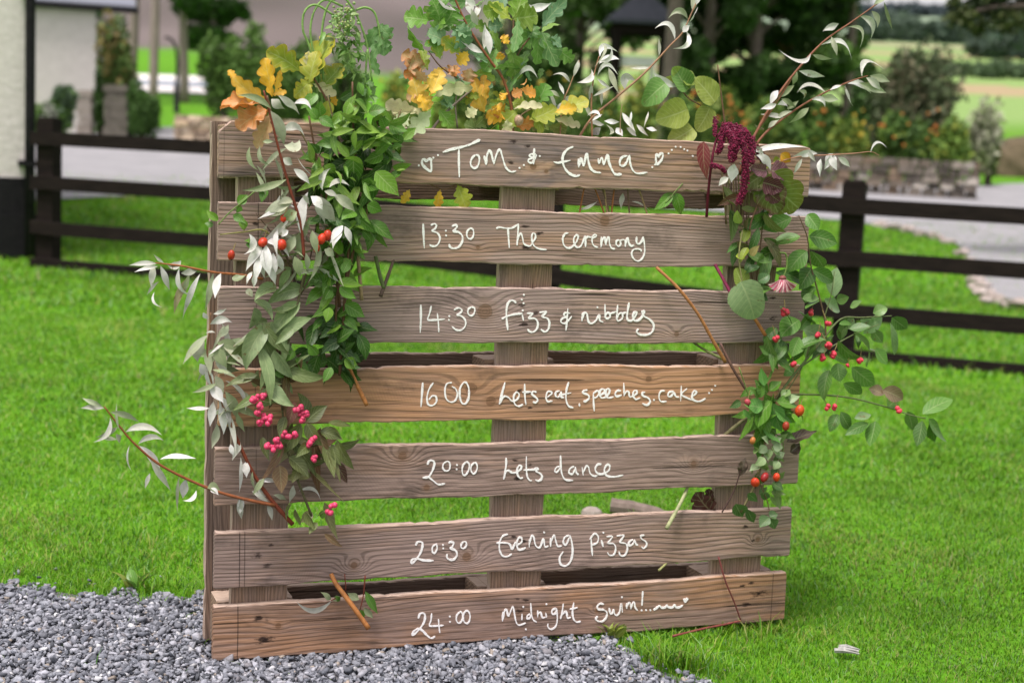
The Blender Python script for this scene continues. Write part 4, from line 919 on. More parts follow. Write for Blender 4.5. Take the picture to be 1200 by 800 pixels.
# ------------------------------------------------------------------ cut stems and foliage tucked into the pallet
LM_WILLOW = mat_leaf('willow_leaf', .22, .5, .15, 14)
LM_GREEN = mat_leaf('green_leaf', .38, .38, .25, 7)
LM_OAK = mat_leaf('oak_leaf', .4, .5, .3, 5)
LM_ROUND = mat_leaf('hazel_leaf', .45, .5, .25, 8)
M_STEM = mat_attr('stem', .6, .3, .5, 120)
M_BERRY = mat_attr('berry_skin', .42, .35, .6, 240)
SILVER = [(.68, .66, .64), (.60, .59, .56), (.48, .48, .42), (.72, .70, .69)]
WGREEN = [(.25, .30, .16), (.33, .37, .24), (.40, .42, .30)]
MINT = [(.075, .19, .018), (.10, .24, .025), (.045, .125, .014), (.15, .30, .03)]
WILT = [(.22, .30, .13), (.26, .34, .17), (.18, .25, .10)]
OLIVE = [(.12, .15, .045), (.16, .19, .06), (.10, .12, .04), (.20, .20, .08)]
SPIN = [(.085, .205, .03), (.115, .25, .045), (.07, .17, .028), (.19, .29, .14)]
YEL = [(.78, .46, .04), (.70, .40, .03), (.80, .52, .08)]
ORA = [(.70, .30, .05), (.66, .34, .12), (.62, .26, .07)]
TAN = [(.60, .36, .18), (.64, .40, .22), (.50, .30, .14)]
LIME = [(.28, .36, .04), (.36, .40, .05), (.22, .33, .05)]
OAKG = [(.15, .30, .06), (.12, .25, .07), (.20, .34, .06), (.13, .25, .12)]
CREAM = [(.62, .58, .34), (.55, .56, .30)]
def profile(kind, t, ph=0.0):
    if kind == 'willow': return np.sin(np.pi * np.clip(t, 0, 1) ** .85) ** 1.25 * .92
    if kind == 'ovate': return np.sin(np.pi * t ** .72) ** .95 * (1 - .15 * t)
    if kind == 'serrate': return np.sin(np.pi * t ** .72) ** 1.15 * (1 + .09 * np.abs(((t * 11) % 1) - .5) * 2 - .05)
    if kind == 'elliptic': return np.sin(np.pi * t ** .9) ** .85
    if kind == 'round': return np.sin(np.pi * t ** .68) ** .55 * (1 + .06 * (((t * 13) % 1)))
    if kind == 'oak':
        e = np.sin(np.pi * t ** 1.35) ** .6; e = np.where(t < .12, t / .12 * .18, e)
        lob = np.abs(np.sin(np.pi * (3.6 * t + ph))) ** .7; return np.maximum(e * (.50 + .5 * lob), .05)
    if kind == 'vine': return np.sin(np.pi * t ** .62) ** .5 * (.72 + .28 * np.abs(np.sin(np.pi * (2.4 * t + ph))) ** .6)
    if kind == 'petal': return np.sin(np.pi * np.clip(t * .9 + .08, 0, 1)) ** .5
def leaf(mb, B_, T_, w_, kind, col, bend=0.0, fold=.22, cup=.06, nrm=None, ruffle=0.0, edge=None, r=rng):
    B_, T_ = np.asarray(B_, float), np.asarray(T_, float); ax = T_ - B_; L = np.linalg.norm(ax)
    if L < 1e-5: return
    n = (CAM - (B_ + T_) / 2) if nrm is None else np.asarray(nrm, float)
    n = n / np.linalg.norm(n); n = n - ax * (n @ ax) / L ** 2; n /= np.linalg.norm(n) + 1e-9; side = np.cross(ax / L, n)
    m = 30 if kind in ('oak', 'vine') else (24 if kind in ('serrate', 'round') else 12)
    t = np.linspace(0, 1, m); s = np.array([-1, -.55, 0, .55, 1.0])
    arc = 4 * t * (1 - t); cen = B_ + ax * t[:, None] + side * (L * bend * arc)[:, None] + n * (L * cup * arc)[:, None]
    tg = np.gradient(cen, axis=0); tg /= np.linalg.norm(tg, axis=1)[:, None]; sd = np.cross(tg, n); sd /= np.linalg.norm(sd, axis=1)[:, None]; nn = np.cross(sd, tg)
    ph = r.uniform(0, 6); tw = r.normal(0, {'willow': .9, 'petal': .1, 'round': .25}.get(kind, .45)) * (t - .25)
    sd, nn = sd * np.cos(tw)[:, None] + nn * np.sin(tw)[:, None], nn * np.cos(tw)[:, None] - sd * np.sin(tw)[:, None]
    asy = r.normal(0, .08); hl = w_ / 2 * profile(kind, t, r.uniform(0, .35)) * (1 + asy); hr = w_ / 2 * profile(kind, t, r.uniform(0, .35)) * (1 - asy)
    hl = hl * (1 + .05 * np.sin(t * 9 + ph)); hw = (hl + hr) / 2
    V = cen[:, None] + sd[:, None] * np.where(s[None] < 0, s[None] * hl[:, None], s[None] * hr[:, None])[:, :, None] + nn[:, None] * ((np.abs(s)[None] * fold * hw[:, None] + ruffle * w_ * np.sin(t * 15 + ph)[:, None] * np.abs(s)[None] ** 2 * np.sign(s)[None])[:, :, None])
    uv = np.stack(np.broadcast_arrays(t[:, None], (s[None] + 1) / 2), -1).reshape(-1, 2)
    c = np.asarray(col, float) * r.uniform(.85, 1.15)
    C = np.tile(c, (m * 5, 1))
    if edge is not None:                          # autumn margin: another pigment along the leaf's rim and tip
        k = np.clip(np.abs(s)[None] ** 2.5 * .9 + (t[:, None] - .65) * .9, 0, 1).reshape(-1, 1); C = C * (1 - k) + np.asarray(edge) * k
    F = [(i * 5 + k, i * 5 + k + 1, (i + 1) * 5 + k + 1, (i + 1) * 5 + k) for i in range(m - 1) for k in range(4)]
    mb.add(V.reshape(-1, 3), F, C, uv)
def PXW(w_, P): return w_ * np.dot(np.asarray(P) - CAM, FWD) / F_PX
class Sprig:
    """one cut stem: built from photo-traced stems and leaves standing OFF metres in front of the pallet's face"""
    def __init__(s, name, label, cat, base, off=.04, group=None):
        s.wk = 1.12; s.off = off; s.t = thing(name, atp(*base, off), label, cat, group); s.st = MB(); s.lv = {}; s.r = np.random.default_rng(abs(hash_(label)) % 99991)
    def stem(s, pts, r0, r1, col=(.2, .06, .03), off=None, seg=7):
        P = [atp(p[0], p[1], p[2] if len(p) > 2 else (s.off if off is None else off)) for p in pts]
        s.st.tube(smooth_path(P, 5), r0, r1, seg, np.array(col) , jit=.05); return smooth_path(P, 5)
    def leaves(s, txt, kind, cols, mat, off=None, jit=.012, tipfall=.0, ruffle=0.0, edge=None, fold=None, cup=None, tilt=.6):
        mb = s.lv.setdefault(mat.name, (MB(), mat))[0]; o = s.off if off is None else off; r = s.r
        for row in txt.replace('\n', ';').split(';'):
            q = row.split()
            if not q: continue
            bx, by, tx, ty, w_ = map(float, q[:5]); bd = float(q[5]) if len(q) > 5 else r.uniform(-.06, .06)
            ob = o + r.uniform(-jit, jit) * .5; P0 = atp(bx, by, ob); P1 = atp(tx, ty, ob + r.uniform(-jit, jit) + tipfall)
            n = CAM - P0; n = n / np.linalg.norm(n) + r.normal(0, tilt, 3) * .6 + np.array([0, 0, .25])
            leaf(mb, P0, P1, PXW(w_, P0) * {'willow': s.wk, 'oak': 1.25, 'elliptic': 1.2}.get(kind, 1.05), kind, cols[r.integers(len(cols))], bd, r.uniform(.12, .4) if fold is None else fold, r.uniform(-.03, .1) if cup is None else cup, n, ruffle, edge, r)
    def fill(s, cx, cy, rx, ry, n, ln, w_, kind, cols, mat, off=None, depth=.04, down=.5, edge=None, ruffle=0.0):
        mb = s.lv.setdefault(mat.name, (MB(), mat))[0]; r = s.r; o = s.off if off is None else off
        for _ in range(n):
            a = r.uniform(0, 2 * math.pi); q = math.sqrt(r.random()); x = cx + rx * q * math.cos(a); y = cy + ry * q * math.sin(a)
            th = r.uniform(0, 2 * math.pi); L = ln * r.uniform(.45, 1.3); dx, dy = math.cos(th) * L, math.sin(th) * L + down * L * .5
            o1 = o + r.uniform(-depth, depth); P0 = atp(x, y, o1); P1 = atp(x + dx, y + dy, o1 + r.uniform(-.02, .03))
            n_ = CAM - P0; n_ = n_ / np.linalg.norm(n_) + r.normal(0, .7, 3) + np.array([0, 0, .5])
            leaf(mb, P0, P1, PXW(w_ * L / ln, P0), kind, cols[r.integers(len(cols))], r.uniform(-.1, .1), r.uniform(.1, .4), r.uniform(-.05, .12), n_, ruffle, edge, r)
    def berry(s, name, x, y, rad, col, off=None, lobes=0, stalk=None):
        b = MB(); P = atp(x, y, (s.off if off is None else off) + .012); q = PXW(rad, P) * (.9 if lobes else .86); r = s.r
        if lobes:
            for k in range(lobes):
                d = r.normal(size=3); d /= np.linalg.norm(d); b.ball(P + d * q * .5, q * r.uniform(.55, .75), np.array(col) * r.uniform(.75, 1.25), 8, 6)
        else:
            b.ball(P, (q * .92 * r.uniform(.9, 1.1), q * .92, q * r.uniform(1.05, 1.3)), np.array(col) * r.uniform(.7, 1.1), 12, 9, axis=(r.normal(0, .4), r.normal(0, .4), 1)); b.ball(P + np.array([r.normal(0, .2), -.3, -1]) * q * 1.02, q * .26, (.04, .02, .012), 6, 4)
        if stalk: s.st.tube([P, atp(stalk[0], stalk[1], s.off)], .0009, .0009, 5, (.2, .16, .05))
        b.build(name, M_BERRY, s.t, smooth=True)
    def done(s, leafname='leaves'):
        if s.st.n: s.st.build('stem', M_STEM, s.t, smooth=True)
        for mb, mat in s.lv.values(): mb.build(leafname, mat, s.t, smooth=True)
        return s.t
def hash_(x):
    h = 7
    for ch in x: h = (h * 31 + ord(ch)) % 1000003
    return h
RED_ = (.17, .035, .018); BRN = (.16, .085, .045); ORG = (.42, .17, .05); GRN = (.14, .22, .05); TN = (.32, .22, .12); CRIM = (.13, .008, .03)
WG = 'silver willow sprays'
# --- left side, willow at the top left corner
s = Sprig('willow_spray', 'silver willow spray on a dark red stem below the orange oak leaves', 'willow spray', (356, 300), .085, WG)
s.stem([(309, 106), (318, 140), (328, 180), (340, 222), (352, 262), (357, 305)], .0016, .0032, RED_); s.wk = 1.4
s.leaves('326 112 351 135 9 -.15;318 116 334 128 9;344 122 365 129 6 -.3;331 154 357 160 9 -.3;332 185 343 193 8;344 198 363 216 7;361 225 354 278 10 .06;370 229 394 260 16;378 223 388 197 6 -.2;386 220 410 218 6 -.3;380 224 396 230 6;364 230 378 246 9;308 286 288 318 9;309 288 310 326 10;312 287 316 324 11;316 308 323 334 7;312 284 339 302 13 -.15;296 318 289 334 5;297 320 297 338 5;402 264 386 286 9;400 265 390 292 9;404 265 412 289 9;403 265 402 280 8;292 274 286 298 7 -.35;338 270 330 278 8;306 300 300 330 8;320 296 318 328 8;326 298 332 318 7', 'willow', SILVER, LM_WILLOW, cup=.08)
s.leaves('317 130 333 171 11;333 170 351 164 12 .4;308 166 321 166 4;305 170 318 194 4 .3;336 210 283 223 7 -.1;344 234 324 239 8;342 238 310 249 12;348 248 328 256 11;390 228 416 248 10;346 276 338 298 9;358 296 360 318 7;293 172 303 200 5 .3;300 202 312 232 4;352 280 356 306 9;366 270 372 300 8;345 300 352 325 9;380 292 392 300 8', 'willow', WGREEN, LM_WILLOW, cup=.08)
s.done()
s = Sprig('willow_spray', 'tangle of grey-green willow leaves between the red hips and the limp leaves', 'willow spray', (352, 345), .05, WG); s.wk = 1.3
for q in ([(322, 262), (336, 300), (352, 345)], [(372, 255), (364, 300), (352, 345)], [(300, 250), (330, 290), (352, 345)], [(392, 272), (372, 312), (352, 345)]): s.stem(q, .0009, .0018, (.1, .06, .04))
s.fill(345, 288, 44, 44, 34, 30, 7, 'willow', WGREEN + SILVER[2:3] + [(.2, .2, .13)], LM_WILLOW, off=.05, depth=.02, down=1.2)
s.fill(352, 250, 40, 26, 14, 30, 8, 'willow', SILVER + WGREEN[:1], LM_WILLOW, off=.075, depth=.015, down=.8)
s.fill(330, 205, 34, 40, 12, 30, 6, 'willow', WGREEN + SILVER[:1], LM_WILLOW, off=.06, depth=.015, down=.8)
s.done()
# --- willow shoot pointing left at board three
s = Sprig('willow_spray', 'short willow spray with drooping leaves pointing left beside the third board', 'willow spray', (308, 327), .045, WG)
s.stem([(182, 308), (200, 310), (215, 312), (250, 319), (282, 322), (308, 327)], .0012, .0026, (.3, .1, .03))
s.leaves('184 309 151 311 6;185 312 157 319 5;181 310 177 338 8;188 311 199 340 8;212 305 194 308 9 -.3;192 308 180 298 4;186 330 172 346 4;181 342 190 360 3 .3;210 314 230 348 7 .25;235 320 214 374 7;212 320 232 316 8;259 320 252 350 10', 'willow', SILVER, LM_WILLOW)
s.leaves('219 326 204 368 8;250 320 240 364 8;222 320 208 352 6', 'willow', WGREEN + [(.35, .3, .17)], LM_WILLOW)
s.leaves('272 325 288 322 10 .2;288 340 296 348 8', 'ovate', WGREEN, LM_GREEN)
s.done()
# --- hanging willow at boards three to five
s = Sprig('willow_spray', 'willow spray hanging down the left end of the third to fifth boards', 'willow spray', (276, 508), .05, WG)
s.stem([(247, 366), (246, 384), (243, 410), (246, 440), (258, 470), (276, 508)], .0014, .003, (.2, .1, .05)); s.wk = 1.3
s.leaves('246 380 272 378 8 -.2;250 368 266 361 4;240 400 232 424 13 .15;250 418 264 440 10 -.12;234 426 238 440 9;244 452 262 472 11;258 472 262 509 9;264 446 288 482 5 -.2;246 478 218 478 5;256 462 270 490 10;240 430 252 462 9;250 470 246 500 8;262 480 270 500 7;238 366 244 374 5', 'willow', SILVER, LM_WILLOW)
s.leaves('244 392 214 427 9;254 402 284 410 13;250 408 266 432 12;264 458 278 492 10;254 496 248 526 8;258 395 268 380 7;240 408 246 440 8;252 440 262 462 9;278 484 287 506 7', 'willow', WGREEN, LM_WILLOW)
s.done()
# --- long willow branch far out to the left
s = Sprig('willow_spray', 'long willow branch arching out over the lawn at the lower left', 'willow spray', (340, 612), .05, WG)
s.stem([(122, 476), (139, 498), (158, 520), (190, 546), (242, 571), (280, 583), (322, 592)], .0012, .0034, (.24, .075, .025))
s.leaves('122 478 94 478 7;129 489 109 518 6 -.25;147 506 190 510 10 -.22;162 520 192 516 7 -.2;163 522 188 560 9 -.12;176 538 201 576 10;187 538 230 537 9 -.1;218 561 214 584 10;230 574 214 586 5 -.3;282 582 281 602 8;176 554 170 572 5;152 521 158 556 3 .2;246 572 256 580 8', 'willow', SILVER, LM_WILLOW)
s.leaves('129 483 164 495 8 -.1;138 500 112 512 8;120 476 96 466 6;138 515 116 513 6;210 558 208 600 4;140 504 137 472 3;136 508 140 520 7;243 572 258 574 14', 'willow', WGREEN, LM_WILLOW)
s.done()
s = Sprig('willow_spray', 'red willow stem slanting down across the fifth board to the sixth', 'willow spray', (343, 614), .045, WG)
s.stem([(271, 498), (284, 528), (300, 560), (320, 588), (343, 614)], .0028, .0042, (.2, .045, .02))
s.leaves('282 518 272 540 9;282 535 280 578 5;289 540 289 560 9;295 575 315 588 6;302 563 328 565 6;281 582 283 608 8;313 590 319 610 7;344 568 338 592 9;350 575 376 588 5 -.3;270 520 274 534 6;300 570 318 582 8', 'willow', SILVER, LM_WILLOW)
s.leaves('296 552 300 575 7;310 560 296 580 7;320 580 336 586 6', 'willow', WGREEN, LM_WILLOW)
s.done()
# --- orange / yellow oak leaves at the top left corner
s = Sprig('oak_sprig', 'orange and yellow autumn oak leaves at the top left corner of the pallet', 'oak sprig', (318, 150), .05)
s.stem([(313, 112), (317, 130), (318, 150)], .0018, .0022, BRN)
s.leaves('314 120 272 90 19;276 96 268 82 8;319 114 310 68 20;322 110 328 82 11;318 112 336 108 9', 'oak', YEL, LM_OAK, edge=(.66, .34, .03), ruffle=.05)
s.leaves('312 122 258 128 30;300 118 262 122 20', 'oak', YEL + ORA, LM_OAK, off=.06, edge=(.6, .2, .04), ruffle=.08)
s.leaves('315 128 278 151 28;316 130 288 142 20', 'oak', TAN[:2] + ORA, LM_OAK, off=.07, ruffle=.08, edge=(.62, .3, .15))
s.leaves('316 132 300 174 19', 'oak', TAN, LM_OAK, off=.06, ruffle=.06)
s.leaves('318 128 278 112 8 .12', 'willow', WGREEN, LM_WILLOW, off=.085)
s.done()
# --- yellow-green oak behind
s = Sprig('oak_sprig', 'yellow-green oak sprig under the drooping seed heads', 'oak sprig', (395, 160), .0)
s.stem([(368, 92), (380, 112), (390, 135), (395, 165)], .0018, .0026, BRN)
s.leaves('366 98 392 44 36;352 84 312 60 26;376 104 402 76 28;366 94 344 114 20;362 100 372 60 26', 'oak', LIME, LM_OAK, edge=(.5, .4, .04), ruffle=.04)
s.leaves('366 98 394 112 12;360 84 364 60 16;388 108 394 124 8', 'oak', CREAM + YEL, LM_OAK)
s.leaves('352 102 358 124 16;384 118 378 140 16;372 110 352 128 14;398 116 414 106 11', 'ovate', LIME + MINT, LM_GREEN)
s.done()
# --- drooping umbel
s = Sprig('drooping_seed_head', 'pale green seed head hanging from arching stems at the top left', 'seed head', (372, 140), -.01)
G2 = (.20, .34, .09)
for p in ([(391, 18), (370, 6), (357, 14), (355, 35), (363, 56), (372, 100), (372, 140)], [(402, 8), (382, 0), (370, 10), (364, 31), (366, 56), (376, 100), (380, 150)], [(392, -4), (382, 12), (377, 42), (378, 80), (384, 150)], [(405, -2), (417, 16), (426, 38), (431, 58), (436, 96)], [(417, 12), (428, 9), (438, 14), (443, 28), (446, 48)], [(431, 58), (429, 78), (428, 100)]):
    s.stem(p, .0022, .0019, G2)
s.leaves('443 28 458 46 13;443 30 430 56 15;444 30 450 66 16;446 34 436 70 12;452 44 455 62 9;431 60 424 72 8;434 62 444 88 9;428 98 438 100 7;430 104 424 112 7;432 98 438 112 7', 'oak', [(.15, .29, .1), (.19, .33, .12)], LM_GREEN, ruffle=.06)
s.fill(402, 32, 15, 22, 60, 10, 5, 'ovate', [(.22, .36, .1), (.3, .42, .16), (.18, .3, .07)], LM_GREEN, depth=.025)
s.fill(411, 62, 15, 30, 70, 11, 5, 'ovate', [(.15, .3, .06), (.22, .36, .1), (.12, .25, .05)], LM_GREEN, depth=.025)
s.fill(431, 105, 7, 16, 16, 9, 5, 'ovate', [(.17, .32, .09)], LM_GREEN, depth=.01)
s.fill(386, 44, 8, 14, 16, 12, 5, 'ovate', [(.15, .3, .06), (.3, .36, .2)], LM_GREEN, depth=.02)
b = MB(); r = np.random.default_rng(4)
for _ in range(90):
    x, y = r.normal(403, 8), r.normal(26, 12); b.ball(atp(x, y, -.01 + r.uniform(-.02, .03)), r.uniform(.0018, .0032), (.3 * r.uniform(.7, 1.2), .42 * r.uniform(.8, 1.1), .14), 6, 5)
b.build('seeds', M_STEM, s.t, smooth=True); s.done()
# --- leafy mint-like bunch
s = Sprig('leafy_bunch', 'bushy bunch of fresh green pointed leaves down the left of the lettering', 'foliage bunch', (398, 440), .045)
for p in ([(413, 96), (414, 150), (418, 215), (408, 300), (398, 440)], [(442, 128), (440, 190), (424, 250), (404, 340)], [(362, 136), (374, 200), (392, 270), (398, 360)], [(396, 300), (394, 360), (392, 400)], [(470, 150), (450, 190), (430, 240)]): s.stem(p, .0018, .0028, (.12, .06, .03))
s.fill(412, 190, 46, 50, 70, 30, 15, 'serrate', MINT[2:3] + [(.03, .085, .012), (.055, .14, .018)], LM_GREEN, off=.035, depth=.022)  # inner leaves darker: shade inside the bunch put into their colour
s.fill(390, 405, 36, 34, 52, 28, 15, 'serrate', MINT[2:3] + [(.025, .075, .012), (.045, .125, .018)], LM_GREEN, off=.035, depth=.02, down=.3)  # lower inner leaves, also coloured darker to stand for shade in the gaps
s.fill(396, 320, 20, 66, 46, 28, 14, 'serrate', MINT, LM_GREEN, off=.04, depth=.02)
s.fill(408, 245, 34, 30, 34, 30, 15, 'serrate', MINT, LM_GREEN, off=.045, depth=.02)
s.fill(452, 165, 24, 24, 22, 28, 13, 'serrate', MINT, LM_GREEN, off=.04, depth=.02)
s.leaves('440 201 468 230 23;414 182 415 220 22;449 180 426 189 18;397 170 369 170 13;456 146 478 154 16;432 132 454 128 14;460 195 483 192 13;400 130 392 158 13;368 188 350 187 13;380 194 394 206 15;370 192 372 204 10;416 248 400 258 18;420 256 441 274 12;430 240 448 248 15;372 140 358 126 14;374 138 392 150 13;376 136 376 118 14;404 356 428 372 17;396 330 427 335 15;398 336 418 350 13;392 312 392 330 15;402 320 412 303 11;388 338 380 352 13;386 360 382 378 13;420 96 426 112 10;410 120 404 140 12;416 118 430 126 10;440 150 458 168 14;452 150 446 134 12;392 210 372 222 14;424 212 446 222 16;388 430 378 448 11;404 420 420 430 14;372 416 360 402 12;424 270 436 284 10;470 200 452 214 12', 'serrate', MINT[:2] + MINT[3:], LM_GREEN, off=.068, jit=.015)
s.done()
s = Sprig('leafy_bunch', 'looser upper bunch of narrow light green leaves over the top left boards', 'foliage bunch', (430, 275), .05)
for q in ([(470, 128), (455, 170), (432, 230), (430, 275)], [(384, 112), (396, 160), (418, 220), (430, 275)], [(350, 150), (372, 190), (404, 240), (430, 275)]): s.stem(q, .0012, .0022, (.16, .12, .05))
s.fill(418, 178, 56, 46, 46, 27, 9, 'ovate', [(.16, .30, .03), (.12, .25, .03), (.20, .33, .05)], LM_GREEN, off=.06, depth=.02)
s.fill(404, 262, 34, 34, 24, 25, 9, 'ovate', [(.14, .27, .03), (.10, .22, .025)], LM_GREEN, off=.06, depth=.02)
s.fill(430, 150, 40, 24, 18, 30, 12, 'serrate', [(.18, .32, .04), (.13, .27, .03)], LM_GREEN, off=.065, depth=.02)
s.done()
# --- wilted grey-green leaves
s = Sprig('wilted_branch', 'branch of limp folded grey-green leaves across boards three and four', 'foliage branch', (331, 480), .06)
s.stem([(356, 322), (350, 350), (338, 400), (330, 450), (331, 480)], .002, .0026, (.12, .1, .05))
s.leaves('340 316 327 338 10;324 336 298 353 15 .1;356 338 312 357 19 .1;348 355 330 367 14;352 354 320 396 20 .1;298 353 319 376 11 -.15;298 360 291 386 15;312 382 288 434 24 .1;321 410 343 444 20;344 384 322 404 12;338 366 318 364 10;330 448 308 452 12;313 450 345 476 18 .1;330 446 343 462 11', 'ovate', WILT, LM_GREEN, fold=.55, jit=.025)
s.leaves('346 420 364 440 16;336 440 318 436 9;344 410 334 424 12', 'serrate', MINT[:2], LM_GREEN)
s.done()
s = Sprig('wilted_branch', 'lower limp grey-green leaves between the third board and the pink fruits', 'foliage branch', (318, 470), .05)
for q in ([(335, 372), (326, 420), (318, 470)], [(300, 392), (312, 430), (318, 470)]): s.stem(q, .0012, .0018, (.1, .08, .04))
s.fill(318, 404, 34, 34, 13, 52, 17, 'ovate', WILT + [(.15, .2, .07)], LM_GREEN, off=.045, depth=.02, down=.9)
s.fill(322, 448, 30, 20, 12, 36, 12, 'ovate', [(.13, .19, .05), (.2, .24, .1), (.13, .08, .04)], LM_GREEN, off=.045, depth=.018, down=.6)
s.fill(262, 440, 16, 66, 20, 34, 8, 'willow', SILVER + WGREEN, LM_WILLOW, off=.045, depth=.015, down=1.4)
s.done()
# --- left spindle with pink fruit
s = Sprig('spindle_sprig', 'spindle sprig with olive leaves and bright pink fruits low on the left', 'spindle sprig', (366, 606), .06)
s.stem([(330, 466), (335, 520), (348, 560), (366, 606)], .002, .0026, (.1, .09, .04))
s.stem([(340, 535), (368, 520), (392, 540)], .0014, .001, (.1, .09, .04))
s.leaves('352 495 324 536 18;359 494 384 475 17;338 535 362 560 17;360 495 378 522 15;380 520 392 560 15;395 515 415 550 13;365 557 328 562 11;335 488 329 515 12;308 512 316 540 10;375 505 400 514 14;384 500 402 516 12;362 520 346 536 13;352 545 342 566 13;388 520 400 546 11', 'ovate', OLIVE, LM_GREEN, fold=.45, jit=.025)
s.leaves('328 545 330 578 19;392 540 407 566 13;380 625 402 641 8;344 470 336 500 14;374 508 384 540 12', 'ovate', [(.17, .07, .06), (.12, .05, .04), (.2, .12, .06)], LM_GREEN, fold=.4)
s.leaves('380 588 396 632 14;346 596 352 616 12;366 600 352 612 12;358 600 370 620 12;376 606 384 596 9;342 590 336 610 10;372 612 362 626 9', 'ovate', OLIVE + MINT[:1], LM_GREEN, fold=.4)
s.fill(365, 522, 34, 34, 20, 42, 14, 'ovate', OLIVE + [(.17, .09, .05)], LM_GREEN, off=.045, depth=.02, down=.9)
for x, y in ((302, 466), (308, 464), (296, 468), (304, 476), (303, 484), (310, 488), (305, 495), (314, 494), (317, 490), (354, 485), (348, 481), (359, 485), (352, 478), (353, 491), (338, 512), (345, 509), (333, 509), (324, 515), (320, 525), (314, 522), (327, 522), (362, 520), (369, 537), (390, 592), (386, 600), (368, 515)):
    s.berry('berry', x, y, 5.4, (.62, .05, .13), .072, lobes=4)
for p in (((312, 486), (332, 482)), ((308, 470), (330, 474)), ((356, 488), (345, 505)), ((388, 594), (372, 604))): s.st.tube([atp(*p[0], .07), atp(*p[1], .06)], .0008, .0008, 5, (.2, .2, .08))
s.done()
# --- rose hips on the left
s = Sprig('rosehip_sprig', 'thorny rose twig with red hips among silver leaves, upper left', 'rosehip sprig', (330, 300), .06)
s.stem([(256, 263), (268, 250), (285, 236), (300, 223)], .0011, .0013, GRN); s.stem([(258, 275), (285, 272), (312, 271), (330, 300)], .0012, .0018, (.24, .22, .07)); s.stem([(330, 300), (360, 295), (380, 285)], .0013, .0013, GRN)
s.leaves('278 238 290 228 12;282 240 277 250 9;273 252 288 262 10;283 257 286 271 10;256 258 242 246 9;250 264 239 262 8;300 222 316 228 12;312 222 306 238 12;288 286 304 292 9;296 284 286 282 8;360 262 378 258 12', 'serrate', MINT, LM_GREEN)
for x, y, q in ((308, 284, 6.5), (330, 287, 7.5), (271, 299, 5.8), (377, 280, 6.5), (384, 276, 6.5), (371, 291, 5.2), (332, 256, 5)): s.berry('rosehip', x, y, q, (.62, .045, .015), .075, stalk=(x + 5, y - 14))
s.done()
# --- small sprig and sticks at the bottom left
s = Sprig('willow_spray', 'small green-leaved willow shoot in the gap above the bottom board', 'willow spray', (404, 676), .02, WG)
s.stem([(404, 672), (404, 694), (388, 703)], .001, .001, RED_); s.stem([(428, 674), (426, 696), (422, 714)], .0013, .001, RED_)
s.leaves('389 703 347 704 7 -.25', 'willow', SILVER, LM_WILLOW); s.leaves('388 702 375 693 8;390 703 400 698 7;421 702 407 694 9;428 692 443 719 10;426 711 437 724 8;422 714 424 726 8;398 704 392 698 6', 'willow', WGREEN[:1] + MINT[:2], LM_WILLOW); s.done()
def stick(pts, r0, r1, col, label, off=.03, name='twig', cat='twig'):
    t = thing(name, atp(pts[-1][0], pts[-1][1], pts[-1][2] if len(pts[-1]) > 2 else off), label, cat)
    b = MB(); b.tube(smooth_path([atp(p[0], p[1], p[2] if len(p) > 2 else off) for p in pts], 6), r0, r1, 8, col, jit=.05); b.build('stem', M_STEM, t, smooth=True)
stick([(388, 672, .01), (394, 684, .02), (412, 708, .04), (432, 736, .05)], .0044, .0046, ORG, 'cut orange twig end poking over the bottom board')
stick([(404, 420, .03), (418, 450, .035), (430, 475, .04)], .0036, .004, ORG, 'cut orange twig end below the green bunch on the fourth board')
stick([(419, 296, .02), (424, 352, .03)], .0032, .0036, TN, 'cut tan twig end above the left of the third board')
stick([(440, 300, .01), (445, 322, .015), (450, 338, .02)], .0034, .0038, (.1, .14, .04), 'green twig end of the crossed pair in the gap over 14:30')
stick([(463, 300, -.005), (454, 325, .01), (446, 347, .025)], .0026, .0036, (.11, .07, .05), 'dark brown twig end of the crossed pair in the gap over 14:30')
# --- oak in the top centre
s = Sprig('oak_sprig', 'oak sprig with scorched yellow and cream leaves left of top centre', 'oak sprig', (508, 170), -.03)
s.stem([(555, 104), (530, 125), (508, 150), (500, 175)], .0022, .003, (.2, .16, .13)); s.stem([(536, 92), (516, 78), (502, 60)], .0016, .001, BRN); s.stem([(536, 150), (534, 120), (540, 92)], .0016, .0012, (.18, .15, .12))
s.leaves('504 24 473 20 24;516 25 506 0 26;498 62 478 30 18;520 30 532 8 24;510 40 520 18 22;514 128 530 149 18', 'oak', [(.16, .34, .04), (.12, .27, .04)], LM_OAK, ruffle=.03)
s.leaves('516 70 510 38 18;540 62 518 44 17;548 60 536 74 15;506 110 500 92 14', 'oak', LIME + YEL[:1], LM_OAK, edge=(.6, .4, .05))
s.leaves('546 60 570 70 26;530 34 548 54 24;524 52 500 40 22;534 30 552 40 18;514 120 532 122 13;518 110 530 124 12', 'oak', [(.14, .27, .13), (.17, .30, .14)], LM_OAK, ruffle=.04)
s.leaves('498 76 471 63 22;500 80 474 76 20;524 88 532 78 16;552 80 548 96 18', 'oak', TAN + [(.5, .42, .22)], LM_OAK, edge=(.5, .18, .06), ruffle=.1)
s.fill(515, 100, 44, 40, 18, 28, 14, 'oak', OAKG + LIME + YEL, LM_OAK, off=-.06, depth=.03, ruffle=.05)
s.leaves('494 80 473 88 15;536 76 530 90 12', 'oak', ORA, LM_OAK, edge=(.6, .15, .02))
s.leaves('497 128 485 92 22;504 112 516 82 20;490 110 500 130 16;504 130 496 108 16', 'oak', YEL, LM_OAK, off=-.015, edge=(.62, .4, .08), ruffle=.06)
s.leaves('488 112 476 114 12;500 96 488 84 12', 'oak', TAN, LM_OAK, off=-.01)
s.leaves('506 115 554 104 14 -.1;488 128 452 120 20;496 132 460 132 16', 'oak', CREAM, LM_OAK, off=-.01, ruffle=.07)
